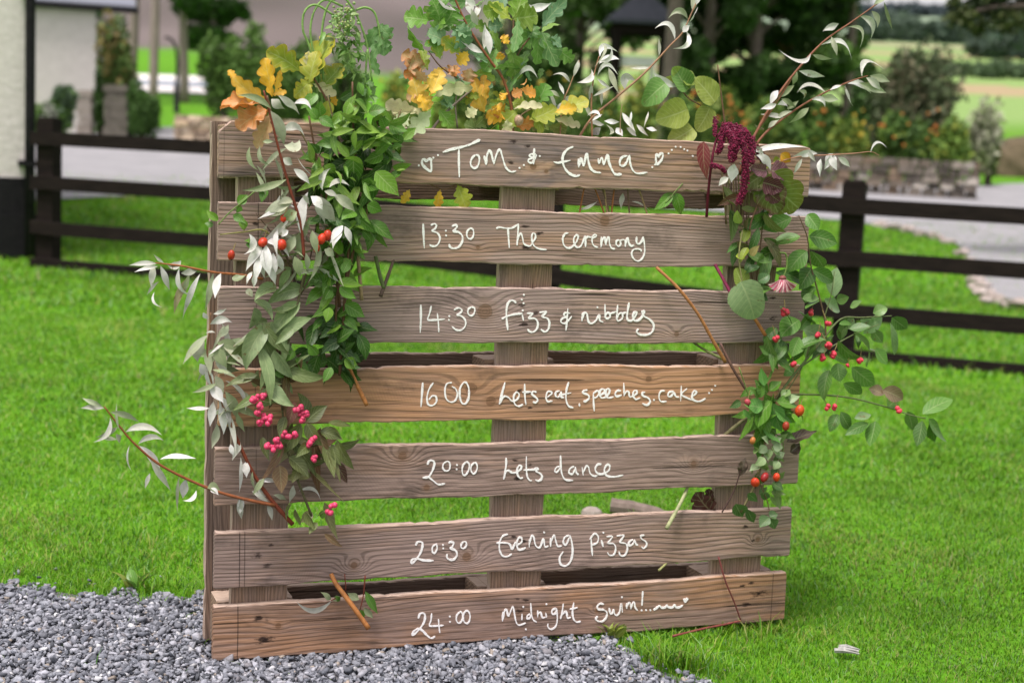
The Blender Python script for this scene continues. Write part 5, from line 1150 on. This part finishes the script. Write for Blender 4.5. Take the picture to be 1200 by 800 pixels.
s.leaves('506 128 478 157 19;480 136 462 146 16', 'oak', [(.42, .5, .28), (.3, .42, .16)], LM_OAK, off=.01)
s.done()
s = Sprig('oak_sprig', 'largest oak sprig, green above and golden at its foot, in the top centre', 'oak sprig', (598, 172), -.04)
s.stem([(602, 20), (601, 60), (600, 100), (598, 172)], .0018, .003, BRN); s.stem([(634, 32), (616, 50), (602, 72)], .0014, .0018, BRN); s.stem([(632, 124), (612, 134), (600, 150)], .0012, .0018, TN)
s.leaves('600 24 574 2 28;600 22 630 18 28;604 26 612 -4 24;590 12 566 14 20', 'oak', LIME + [(.2, .36, .04)], LM_OAK, ruffle=.04)
s.leaves('634 34 664 0 17;634 34 654 78 24;630 36 628 76 16;652 56 672 71 16;630 38 606 54 20;598 58 604 96 22;590 30 572 32 16;610 44 594 64 20;582 56 566 84 20;604 70 588 88 18;618 44 628 30 18;644 44 658 54 16', 'oak', OAKG, LM_OAK, ruffle=.05)
s.leaves('628 120 640 98 20;636 116 624 108 14', 'oak', [(.15, .32, .06)], LM_OAK)
s.leaves('569 136 556 92 26;570 120 568 88 18;576 126 592 138 20;590 140 570 132 18;586 118 594 108 12;596 52 588 42 12;590 70 584 62 10', 'oak', YEL, LM_OAK, off=-.02, edge=(.66, .3, .05), ruffle=.07)
s.leaves('610 104 628 111 14;612 106 600 112 12;614 100 616 96 10', 'oak', YEL[:1] + ORA, LM_OAK, off=-.015)
s.leaves('602 146 626 142 15;574 134 582 140 12', 'oak', ORA[1:], LM_OAK, off=-.02, ruffle=.06)
s.leaves('620 140 652 126 22;600 120 616 124 16;606 130 590 146 20', 'oak', LIME, LM_OAK, off=-.02)
s.leaves('652 136 690 118 22;650 132 676 126 14', 'oak', LIME[1:2] + YEL[:1], LM_OAK, off=-.01, edge=(.5, .42, .05))
s.leaves('602 128 636 125 11;650 139 680 148 14;594 140 598 156 12;560 128 546 136 12', 'oak', CREAM, LM_OAK, off=-.01, ruffle=.06)
s.leaves('556 150 572 134 18;560 154 544 146 16;640 150 620 144 16;642 148 664 152 16', 'oak', [(.13, .2, .05), (.2, .24, .06)], LM_OAK, off=-.03)
s.fill(565, 48, 70, 46, 26, 34, 17, 'oak', OAKG, LM_OAK, off=-.06, depth=.03, ruffle=.04)
s.fill(600, 110, 50, 34, 16, 30, 15, 'oak', OAKG + LIME, LM_OAK, off=-.06, depth=.03, ruffle=.04)
b = MB(); b.ball(atp(608, 141, -.01), (.009, .008, .0105), (.45, .3, .2), 12, 9); b.build('acorn', M_BERRY, s.t, smooth=True)
s.leaves('616 10 646 4 10;626 12 612 6 7', 'willow', SILVER, LM_WILLOW); s.done()
s = Sprig('willow_spray', 'red-stemmed willow shoot crossing in front of the top centre oak leaves', 'willow spray', (600, 172), -.028, WG)
s.stem([(530, -8), (545, 25), (560, 50), (575, 72), (590, 94), (600, 130), (600, 172)], .002, .0032, (.26, .09, .04))
s.leaves('512 -2 535 13 8;566 62 537 46 9;567 58 568 28 9;574 64 567 30 9;552 18 548 -6 10;556 22 566 2 7;606 92 630 92 6 -.45;558 8 540 -8 8;560 30 552 10 8', 'willow', SILVER, LM_WILLOW); s.done()
# --- small silver willow shoots, right of centre
s = Sprig('willow_spray', 'small upright silver willow shoot right of the golden oak, the shorter of two', 'willow spray', (657, 165), -.03, WG)
s.stem([(679, 71), (668, 100), (659, 124), (656, 165)], .0009, .0018, (.34, .19, .1))
s.leaves('661 111 654 96 4;668 97 646 89 6 .2;652 128 644 106 5;644 106 656 114 5;676 97 693 81 8 .35;679 72 673 88 5;672 90 678 70 5;660 118 668 112 4;662 120 652 130 5;666 116 660 128 5', 'willow', SILVER[1:3] + WGREEN[2:], LM_WILLOW); s.done()
s = Sprig('willow_spray', 'taller upright silver willow shoot with curling tips right of the golden oak', 'willow spray', (694, 165), -.03, WG)
s.stem([(702, 66), (698, 80), (695, 95), (693, 120), (694, 165)], .0009, .002, (.34, .17, .09)); s.stem([(727, 165), (727, 140), (729, 122)], .0011, .0008, TN)
s.leaves('696 79 704 51 5 .4;701 72 716 54 5 .35;703 67 724 61 7 -.3;702 75 726 70 9 -.2;700 89 724 88 5 -.5;713 79 725 110 7;700 92 716 104 4;695 113 720 101 4;693 98 690 118 5;708 142 726 143 6;689 144 708 146 9;710 146 714 158 6 -.3;729 132 745 155 7;740 131 738 146 3;760 131 752 155 5;757 150 770 153 6;704 150 694 158 9;722 150 730 160 8;734 150 746 160 8;688 136 704 138 5 -.3;706 108 705 124 4;746 146 760 160 5', 'willow', SILVER + WGREEN[2:], LM_WILLOW, jit=.03); s.done()
s = Sprig('willow_spray', 'long bare willow wand slanting up to the right from the middle of the top board', 'willow spray', (676, 165), -.03, WG)
s.stem([(824, -12), (812, 12), (800, 38), (785, 54), (755, 86), (720, 116), (694, 138), (676, 165)], .0012, .0026, (.30, .16, .09))
s.leaves('791 47 767 34 7 .45;806 23 783 22 7 .4;804 36 788 57 6 -.45;812 14 812 -12 8;816 6 822 -14 7;800 38 808 30 9;772 66 772 45 4;762 79 738 80 4;766 85 797 101 9 .1;733 106 746 96 11 -.7;808 26 818 8 7;694 138 686 120 5;690 142 706 134 4', 'willow', SILVER + WGREEN[2:], LM_WILLOW); s.done()
# --- hazel leaves
s = Sprig('hazel_sprig', 'hazel twig with round yellow-green leaves above the right of the top board', 'hazel sprig', (850, 170), -.03)
s.stem([(841, 76), (845, 110), (850, 150), (852, 172)], .0013, .002, BRN); s.stem([(848, 148), (824, 126), (808, 116), (797, 104)], .001, .0015, BRN)
s.leaves('838 120 814 92 29;806 128 768 141 33;832 126 816 154 27;808 104 788 79 22;800 88 816 98 20;812 150 782 166 26;790 96 778 92 16', 'round', [(.27, .36, .05), (.24, .34, .06), (.3, .36, .07)], LM_ROUND, ruffle=.02)
s.leaves('780 98 752 124 26;806 104 790 78 24', 'round', [(.14, .28, .06), (.22, .33, .12)], LM_ROUND); s.done()
# --- amaranth
s = Sprig('amaranth', 'crimson amaranth tassel hanging over the right of the top board', 'amaranth', (828, 252), .05)
s.stem([(828, 254, .01), (830, 225, .03), (834, 190, .05), (840, 162, .05), (850, 148, .05)], .003, .0024, CRIM)
def tassel(path, rad, n):
    b = MB(); r = np.random.default_rng(len(path) * 31 + n); P = smooth_path([atp(p[0], p[1], p[2]) for p in path], 8); b.tube(P, rad * .6, rad * .35, 8, (.11, .006, .03))
    for _ in range(n):
        k = r.integers(len(P)); d = r.normal(size=3); d /= np.linalg.norm(d); f = 1 - .35 * k / len(P)
        b.ball(P[k] + d * rad * f * r.uniform(.5, 1.05), r.uniform(.0010, .0021), np.array([.17, .006, .04]) * r.uniform(.5, 1.5), 6, 4)
    b.build('tassel', M_STEM, s.t)
tassel([(850, 148, .055), (866, 158, .08), (874, 185, .09), (873, 215, .085), (866, 238, .08)], .0115, 1100)
tassel([(852, 150, .06), (860, 165, .085), (858, 186, .085)], .014, 720); tassel([(852, 148, .055), (872, 156, .07), (888, 178, .07), (896, 188, .06)], .012, 624)
tassel([(848, 150, .05), (846, 165, .06), (842, 178, .06)], .009, 336); tassel([(838, 140, .04), (838, 158, .05)], .006, 192); tassel([(833, 194, .055), (844, 196, .065), (850, 201, .06)], .006, 192); tassel([(868, 152, .06), (880, 166, .08), (880, 190, .085)], .011, 480)
s.leaves('825 166 829 211 19 .1;866 172 852 184 10', 'ovate', [(.13, .02, .025), (.16, .03, .03)], LM_GREEN); s.done()
# --- burgundy and green vine leaf
s = Sprig('vine_sprig', 'crumpled burgundy and green vine leaves at the right end of the top board', 'vine sprig', (880, 262), .06)
s.stem([(900, 205), (894, 225), (882, 255), (878, 270)], .0014, .002, BRN)
VN = [(.17, .22, .045), (.14, .19, .04)]
s.leaves('898 206 936 244 56', 'vine', VN, LM_ROUND, off=.075, edge=(.17, .17, .03), ruffle=.015, cup=.06)
s.leaves('896 208 912 250 40;900 202 870 222 30', 'vine', VN, LM_ROUND, off=.065, edge=(.13, .04, .04), ruffle=.02)
s.leaves('894 214 918 222 22;900 224 914 236 18', 'vine', [(.085, .018, .03)], LM_ROUND, off=.09, ruffle=.03)
s.leaves('904 200 926 204 24;898 200 880 196 16', 'vine', [(.14, .055, .075), (.2, .1, .12)], LM_ROUND, off=.085, ruffle=.03)
s.leaves('915 180 926 190 14', 'ovate', [(.7, .35, .03)], LM_GREEN, off=.07, edge=(.5, .1, .02)); s.leaves('900 190 890 200 14;906 190 914 186 11', 'ovate', LIME, LM_GREEN, off=.06); s.done()
# --- right willows
s = Sprig('willow_spray', 'two tall willow stems leaning out to the upper right corner', 'willow spray', (872, 200), .02, WG)
WS = (.22, .085, .045)
s.stem([(1040, -4), (998, 26), (964, 50), (931, 86), (907, 119), (882, 164), (868, 205)], .0012, .0036, WS); s.stem([(1017, 89), (998, 95), (964, 110), (926, 133), (890, 164), (872, 205)], .001, .0032, WS); s.stem([(928, 92), (905, 128), (878, 168), (866, 205)], .0012, .003, WS)
s.leaves('983 28 964 37 8;1007 19 1020 47 9 -.3;962 53 998 72 6 -.3;950 63 912 58 6 -.4;936 83 967 90 8;911 123 925 132 7 -.3;910 122 891 128 7;919 138 891 134 7;951 117 967 126 6 -.3;990 100 1000 125 8 .25;993 98 1021 110 8 -.15;1015 91 1032 106 9;1010 90 1037 82 7 -.45;968 109 934 109 7 .3;986 100 972 106 6;912 106 902 124 8', 'willow', SILVER, LM_WILLOW)
s.leaves('993 32 1007 58 5 -.5;974 43 981 66 6;952 64 976 69 6;934 84 928 102 7;1021 13 1028 33 7 -.2;1024 6 1042 -6 7;931 100 908 116 8;915 116 933 126 6;962 115 983 117 9;948 126 924 145 8;1007 97 1039 109 10;1019 89 1043 96 9;922 128 936 118 6;934 106 940 118 5 -.4;1036 2 1046 36 4;908 140 930 130 5;900 150 914 140 6;896 152 884 146 6', 'willow', WGREEN, LM_WILLOW); s.done()
s = Sprig('willow_spray', 'low willow shoot with pale leaves pointing right past the end of the top board', 'willow spray', (866, 215), .075, WG)
s.stem([(1030, 182), (1020, 178), (1000, 180), (965, 182), (935, 184), (895, 196), (866, 215)], .0007, .0016, (.4, .2, .13))
s.leaves('878 180 946 173 7 -.08;886 182 903 200 10 -.2;958 180 928 184 8;962 186 961 208 10;940 186 930 204 5;976 180 967 192 7;972 183 981 200 9;974 182 966 199 7;982 184 996 196 7;978 182 976 198 7;861 192 857 214 13;854 208 842 218 8;880 200 866 190 6;882 170 896 184 6;1020 179 1040 174 3 -.4;946 176 956 190 5', 'willow', SILVER, LM_WILLOW); s.done()
s = Sprig('dried_stems', 'bundle of dry tan stems behind the crimson tassel', 'stem bundle', (858, 262), .0)
for k in range(11): s.stem([(846 + k * 3.4 + rng.uniform(-2, 2), 196 + rng.uniform(-6, 6), .03), (848 + k * 3.0, 228, .02), (850 + k * 2.6 + rng.uniform(-3, 3), 262, .0)], .0012, .0016, [TN, (.2, .13, .08), (.28, .24, .12), (.12, .07, .05)][k % 4])
s.leaves('856 215 846 200 5;870 210 884 196 5;880 212 890 240 4;862 222 858 250 5', 'willow', [(.4, .34, .22), (.3, .27, .14)], LM_WILLOW); s.done()
# --- right spindle branch
s = Sprig('spindle_branch', 'green spindle branch with small pink-red fruits spreading to the right', 'spindle branch', (900, 478), .05)
SG = (.13, .16, .06)
s.stem([(1045, 370), (1010, 372), (985, 374), (961, 402), (928, 442), (904, 474)], .001, .0032, SG); s.stem([(936, 252), (946, 278), (950, 310), (958, 340), (966, 372), (968, 396)], .001, .002, (.16, .1, .06)); s.stem([(1085, 490), (1066, 486), (1040, 477), (990, 465), (930, 462), (906, 468)], .001, .0024, SG); s.stem([(1030, 380), (1000, 392), (965, 412), (935, 432)], .001, .002, SG); s.stem([(978, 318), (974, 345), (966, 372)], .0008, .0014, SG); s.stem([(915, 470), (940, 430), (950, 400)], .001, .002, SG)
s.leaves('928 255 895 269 18;946 251 959 270 15;948 277 981 286 19;938 277 904 288 16;912 292 885 304 15;946 294 924 319 19;950 294 965 314 16;951 314 936 339 20;952 316 977 330 15;957 337 943 355 17;937 375 915 395 20;937 395 928 418 16;910 384 894 400 12;998 430 1025 451 18;988 449 1009 462 13;982 425 985 447 16;972 433 966 470 14;964 438 965 463 12;982 485 972 506 12;985 482 996 502 13;1026 493 1019 523 16;1081 485 1117 468 17;1081 493 1074 523 13;1088 490 1110 518 16;1089 496 1095 518 13;1040 477 1052 466 12;958 352 944 362 12;930 430 918 440 10;1018 496 990 510 11;1026 408 1040 427 12;1063 482 1069 504 13;903 296 893 340 9;905 338 880 352 13;956 404 944 420 12;1045 372 1063 385 16', 'elliptic', SPIN[:3], LM_GREEN, jit=.03)
s.leaves('978 348 981 313 16;966 350 984 364 14;941 386 968 404 20;980 352 995 348 11;1034 372 1011 391 16;1023 367 1040 361 12;1043 378 1048 416 9;1022 386 1034 402 12;1001 389 1019 411 18;1020 414 1016 430 11;1020 485 1001 490 11;1000 372 990 386 11;1008 374 1024 380 10;992 380 984 398 10;996 360 1010 352 8;940 350 960 350 10', 'elliptic', [(.15, .26, .08), (.19, .30, .13), (.12, .23, .055)], LM_GREEN, jit=.03)
s.leaves('1034 457 1058 468 16;1036 462 1018 455 12', 'elliptic', [(.18, .18, .09), (.22, .16, .1)], LM_GREEN)
s.fill(916, 405, 24, 36, 16, 30, 14, 'elliptic', SPIN[:3], LM_GREEN, off=.05, depth=.02)
s.fill(985, 392, 40, 28, 12, 26, 12, 'elliptic', SPIN, LM_GREEN, off=.04, depth=.03)
for x, y, q in ((971, 405, 5.2), (976, 416, 5.6), (964, 419, 5), (1008, 422, 4.6), (993, 428, 3.2), (970, 378, 4.8), (1053, 480, 5), (970, 477, 4.4), (978, 477, 4.6), (920, 366, 6), (950, 366, 4.8), (910, 396, 5.4), (931, 428, 5), (958, 393, 4.4)):
    s.berry('berry', x, y, q, (.60, .04, .07), .06, lobes=4, stalk=(x + rng.uniform(-10, 8), y - 15))
s.done()
s = Sprig('leafy_bunch', 'upright bunch of green and reddish leaves behind the coneflower at the right board ends', 'foliage bunch', (884, 345), .035)
for q in ([(896, 232), (892, 280), (884, 345)], [(870, 240), (876, 290), (884, 345)]): s.stem(q, .001, .0018, (.15, .09, .05))
s.fill(888, 290, 24, 56, 22, 30, 12, 'elliptic', [(.06, .15, .03), (.1, .2, .04), (.13, .12, .045)], LM_GREEN, off=.035, depth=.015)
s.fill(882, 236, 30, 22, 14, 26, 11, 'ovate', [(.14, .18, .04), (.16, .07, .05), (.1, .16, .04)], LM_GREEN, off=.05, depth=.015)
s.done()
# --- cone flower
s = Sprig('coneflower', 'faded pink and white coneflower at the right end of the third board', 'flower', (922, 300), .07)
s.stem([(917, 328), (922, 312), (921, 298), (914, 296)], .0018, .0016, GRN)
b = MB()
for k in range(13):
    a = -1.35 + 2.7 * k / 12; o_ = .085 + .012 * math.cos(a); x0, y0 = 917 + 3 * math.sin(a), 328
    leaf(b, atp(x0, y0, o_), atp(917 + 17 * math.sin(a), 331 + 12 * math.cos(a), o_ + .01 * math.cos(a)), .007, 'petal', [(.50, .30, .30), (.36, .07, .11)][k % 2], .12 * math.sin(a), .3, .12)
b.build('petals', M_STEM, s.t, smooth=True); b = MB(); b.ball(atp(917, 326, .085), (.008, .008, .006), (.2, .06, .05), 10, 7); b.build('flower_head', M_STEM, s.t, smooth=True); s.done()
# --- serrated hazel leaves at board three right
s = Sprig('hazel_sprig', 'pair of serrated pale hazel leaves lying on the right of the third board', 'hazel sprig', (862, 308), .06)
s.stem([(870, 270), (866, 300), (870, 334)], .0016, .0016, (.3, .28, .12))
s.leaves('872 336 862 314 26', 'round', [(.22, .3, .04)], LM_ROUND); s.leaves('868 330 884 374 40', 'round', [(.30, .42, .2)], LM_ROUND, off=.075, cup=.08)
s.leaves('868 262 864 246 12;872 284 880 262 12;862 300 874 304 14;876 290 868 308 10;880 300 890 288 10', 'ovate', LIME + [(.35, .3, .1)], LM_GREEN); s.leaves('890 312 872 322 8;885 345 900 352 14;888 330 902 322 12', 'elliptic', [(.05, .13, .03)], LM_GREEN); s.done()
stick([(880, 366, .045), (897, 393, .05)], .0036, .004, ORG, 'cut orange stalk end below the serrated pale leaf')
stick([(838, 310, .0), (848, 328, .02), (860, 350, .04)], .0034, .0034, (.22, .02, .07), 'crimson stalk beside the serrated leaves')
# --- roses and hips on the lower right
s = Sprig('rose_spray', 'dog rose spray with red hips and fresh green leaflets at the lower right', 'rose spray', (868, 566), .06)
s.stem([(915, 455), (905, 480), (896, 520), (888, 560), (868, 600)], .0018, .0026, (.14, .12, .05)); s.stem([(900, 500), (918, 520), (908, 556)], .001, .0012, GRN); s.stem([(866, 430), (880, 470), (896, 500)], .0012, .0014, GRN); s.stem([(888, 560), (900, 590), (902, 612)], .001, .001, (.16, .1, .05))
s.leaves('905 470 876 508 26;905 472 916 506 24;900 460 884 444 16;902 458 916 446 14;910 470 936 476 18;894 478 872 474 18;908 480 928 496 22;890 480 892 512 22;886 466 896 448 12;896 452 892 430 10;900 488 884 520 18', 'serrate', MINT[:2] + [(.1, .27, .05)], LM_GREEN, off=.075)
s.leaves('905 520 916 512 11;906 522 918 524 12;904 524 914 534 12;902 526 900 540 12;898 522 888 530 11;900 518 892 512 10;910 536 920 530 10;896 536 884 544 11;912 540 906 550 10;916 466 926 456 11;920 470 938 464 11;888 546 878 552 10;890 538 902 552 10', 'serrate', [(.25, .36, .16), (.2, .32, .1), (.3, .4, .22)], LM_GREEN, off=.07)
s.leaves('905 565 918 574 12;898 576 896 586 11;904 556 914 548 10;862 590 870 606 18;902 606 890 618 14;902 606 912 602 12;902 608 908 620 12;876 578 888 588 10;868 470 854 478 9;876 596 884 612 12;894 566 884 556 11', 'serrate', [(.07, .15, .04), (.1, .2, .06)], LM_GREEN, off=.065)
s.fill(900, 482, 30, 30, 26, 24, 12, 'serrate', MINT[:2] + [(.1, .27, .05)], LM_GREEN, off=.06, depth=.02)
s.fill(898, 545, 18, 44, 24, 15, 8, 'serrate', [(.2, .32, .1), (.1, .2, .05), (.14, .26, .05)], LM_GREEN, off=.055, depth=.015)
for x, y, q, c in ((937, 481, 7, (.66, .08, .015)), (921, 499, 5.5, (.4, .05, .02)), (882, 516, 4.4, (.45, .16, .04)), (885, 565, 6.4, (.62, .05, .015)), (896, 559, 5.8, (.38, .02, .02)), (910, 559, 5.8, (.62, .05, .015)), (876, 471, 4.6, (.55, .08, .1))): s.berry('rosehip', x, y, q, c, .08, stalk=(x + 3, y - 14))
s.done()
s = Sprig('dead_leaves', 'curled dark brown dead leaves at the right end of the fifth board', 'dead leaf', (918, 545), .05)
DB = [(.05, .03, .022), (.09, .06, .045), (.14, .10, .08)]
s.leaves('922 518 957 505 15;926 530 938 520 13;872 538 866 558 12;870 550 874 536 10', 'ovate', DB, LM_GREEN, fold=.7, ruffle=.12); s.stem([(870, 545), (860, 575), (846, 600)], .0014, .0016, (.06, .03, .025)); s.done()
s = Sprig('dead_leaves', 'dark red-brown withered leaf in the gap above the sixth board', 'dead leaf', (835, 600), -.02)
s.leaves('838 602 816 576 24;838 600 832 572 14', 'oak', [(.08, .03, .022)], LM_OAK, ruffle=.1); s.stem([(838, 602), (846, 596)], .001, .001, BRN); s.done()
# --- loose leaves in the top gaps and single sticks
s = Sprig('leaf_pair', 'two green leaves hanging in the gap under the right of the top board', 'leaves', (789, 224), .0)
s.stem([(800, 215), (790, 226), (780, 238)], .001, .001, GRN); s.leaves('788 226 766 246 13;792 226 798 252 15', 'ovate', MINT[:2], LM_GREEN, fold=.2); s.done()
s = Sprig('leaf_pair', 'two yellow-green leaves hanging in the gap under the first heart', 'leaves', (530, 215), -.01)
s.leaves('516 222 513 244 10;536 216 546 244 19;480 222 470 238 10', 'oak', LIME + YEL[:1], LM_OAK); s.stem([(500, 214), (520, 222), (536, 216)], .001, .001, BRN); s.done()
s = Sprig('dried_stems', 'dry red-brown twigs standing in the gap under Emma', 'stem bundle', (705, 255), -.02)
for k, (a, c) in enumerate(((690, 710), (700, 716), (706, 712), (722, 716), (734, 738), (742, 760), (688, 678))): s.stem([(a, 206), ((a + c) / 2, 228), (c, 256)], .0014, .0018, [(.3, .11, .04), (.14, .09, .06), TN][k % 3])
s.leaves('700 236 676 246 4 -.2;740 236 762 248 5;730 226 728 246 6', 'willow', SILVER[1:3], LM_WILLOW); s.done()
stick([(769, 313, .01), (795, 338, .03), (818, 368, .035), (836, 400, .035), (850, 424, .03)], .003, .0038, (.40, .17, .06), 'long bent orange-brown stem across the right of the third board', .03)
stick([(844, 402, .02), (858, 430, .03), (870, 450, .03), (879, 463, .03)], .0026, .0036, (.15, .08, .06), 'dark brown stem end over the right of the fourth board')
stick([(808, 398, -.02), (826, 410, -.01), (848, 421, .01)], .002, .0032, (.14, .17, .05), 'green stick in the gap right of nibbles')
stick([(808, 566, -.02), (798, 588, .005), (781, 619, .03)], .003, .0044, (.34, .36, .18), 'pale green cut stick end over the sixth board')
stick([(786, 655, -.01), (772, 668, .01)], .002, .0026, (.3, .3, .12), 'short pale green stick end in the gap above Midnight swim')
stick([(880, 486, .02), (866, 496, .0), (846, 512, -.02)], .0034, .0046, (.22, .2, .1), 'mossy stick behind the right of the fifth board')
stick([(842, 652, .0), (850, 680, .012), (860, 704, .014), (868, 726, .014)], .0018, .0016, (.16, .04, .035), 'thin red-brown twig hanging over the right of the bottom board')
stick([(868, 727, .02), (850, 731, .03), (825, 736, .04), (788, 745, .05)], .0022, .0026, (.2, .05, .04), 'red-brown twig lying on the grass along the bottom board')
# --- weeds along the gravel edge
for k, (a, c, lab) in enumerate(((268, 694, 'broad-leaved weed at the gravel edge touching the pallet'), (160, 695, 'broad-leaved weed at the gravel edge farther left of the pallet'), (716, 752, 'low yellow-green weed under the middle of the bottom board'), (560, 745, 'tiny weed in the gravel under the word Midnight'))):
    p = atg(a, c); t = thing('weed', p, lab, 'weed', 'weeds at the gravel edge'); b = MB(); r = np.random.default_rng(500 + k); nl = [11, 9, 14, 6][k]; L0 = [.045, .038, .024, .02][k]
    for q in range(nl):
        th = r.uniform(0, 6.28); L = L0 * r.uniform(.6, 1.2); d = np.array([math.cos(th), math.sin(th), 0]); st = p + d * L * r.uniform(.0, .5) + [0, 0, .012]
        leaf(b, st, st + d * L + [0, 0, L * r.uniform(.35, .9) + .012], L * r.uniform(.4, .6), 'serrate', [(.1, .24, .03), (.14, .27, .04), (.24, .3, .05)][(k + q) % 3 if k != 2 else 2], r.uniform(-.1, .1), .3, .12, np.array([0, 0, 1.0]) + r.normal(0, .3, 3), 0.0, None, r)
    b.build('leaves', LM_GREEN, t, smooth=True)
# --- things lying on the lawn
p = atg(740, 606); t = thing('log', p, 'small weathered log lying on the lawn behind the fifth and sixth boards', 'log')
b = MB(); a0 = np.array([p[0] - .055, p[1] + .02, p[2] + .022]); a1 = np.array([p[0] + .11, p[1] - .01, p[2] + .006]); b.tube(smooth_path([a0, (a0 + a1) / 2 + [0, 0, .004], a1], 6), .026, .016, 11, (.2, .15, .12), jit=.07); b.build('bark', mat_noise('log_bark', (.10, .075, .06), (.24, .19, .16), 30, .9, .6, .006), t)
p = atg(693, 607); t = thing('stone', p, 'small brown stone at the left end of the log', 'stone'); b = MB(); b.ball(p + [0, 0, .012], (.03, .022, .02), (.2, .16, .14), 9, 6); b.build('rock', M_EDGE, t)
p = atg(993, 772); t = thing('bark_chip', p, 'pale grey sliver of wood lying in the grass at the lower right', 'wood chip')
b = MB(); rr_ = np.random.default_rng(77); d_ = np.array([.026, -.008, 0]); ds_ = np.array([.003, .007, 0])
for k in range(3):
    c_ = p + ds_ * (k - 1) + [0, 0, .017 + .002 * k]; b.tube([c_ - d_ * rr_.uniform(.6, 1), c_ - d_ * .2 + [0, 0, .002], c_ + d_ * .4 + [0, 0, .001], c_ + d_ * rr_.uniform(.6, 1.05)], .0045, .0022, 5, (1, 1, 1), jit=.3)
b.build('wood', mat_noise('bleached_wood', (.17, .17, .15), (.40, .40, .37), 90, .9, .6, .003), t)
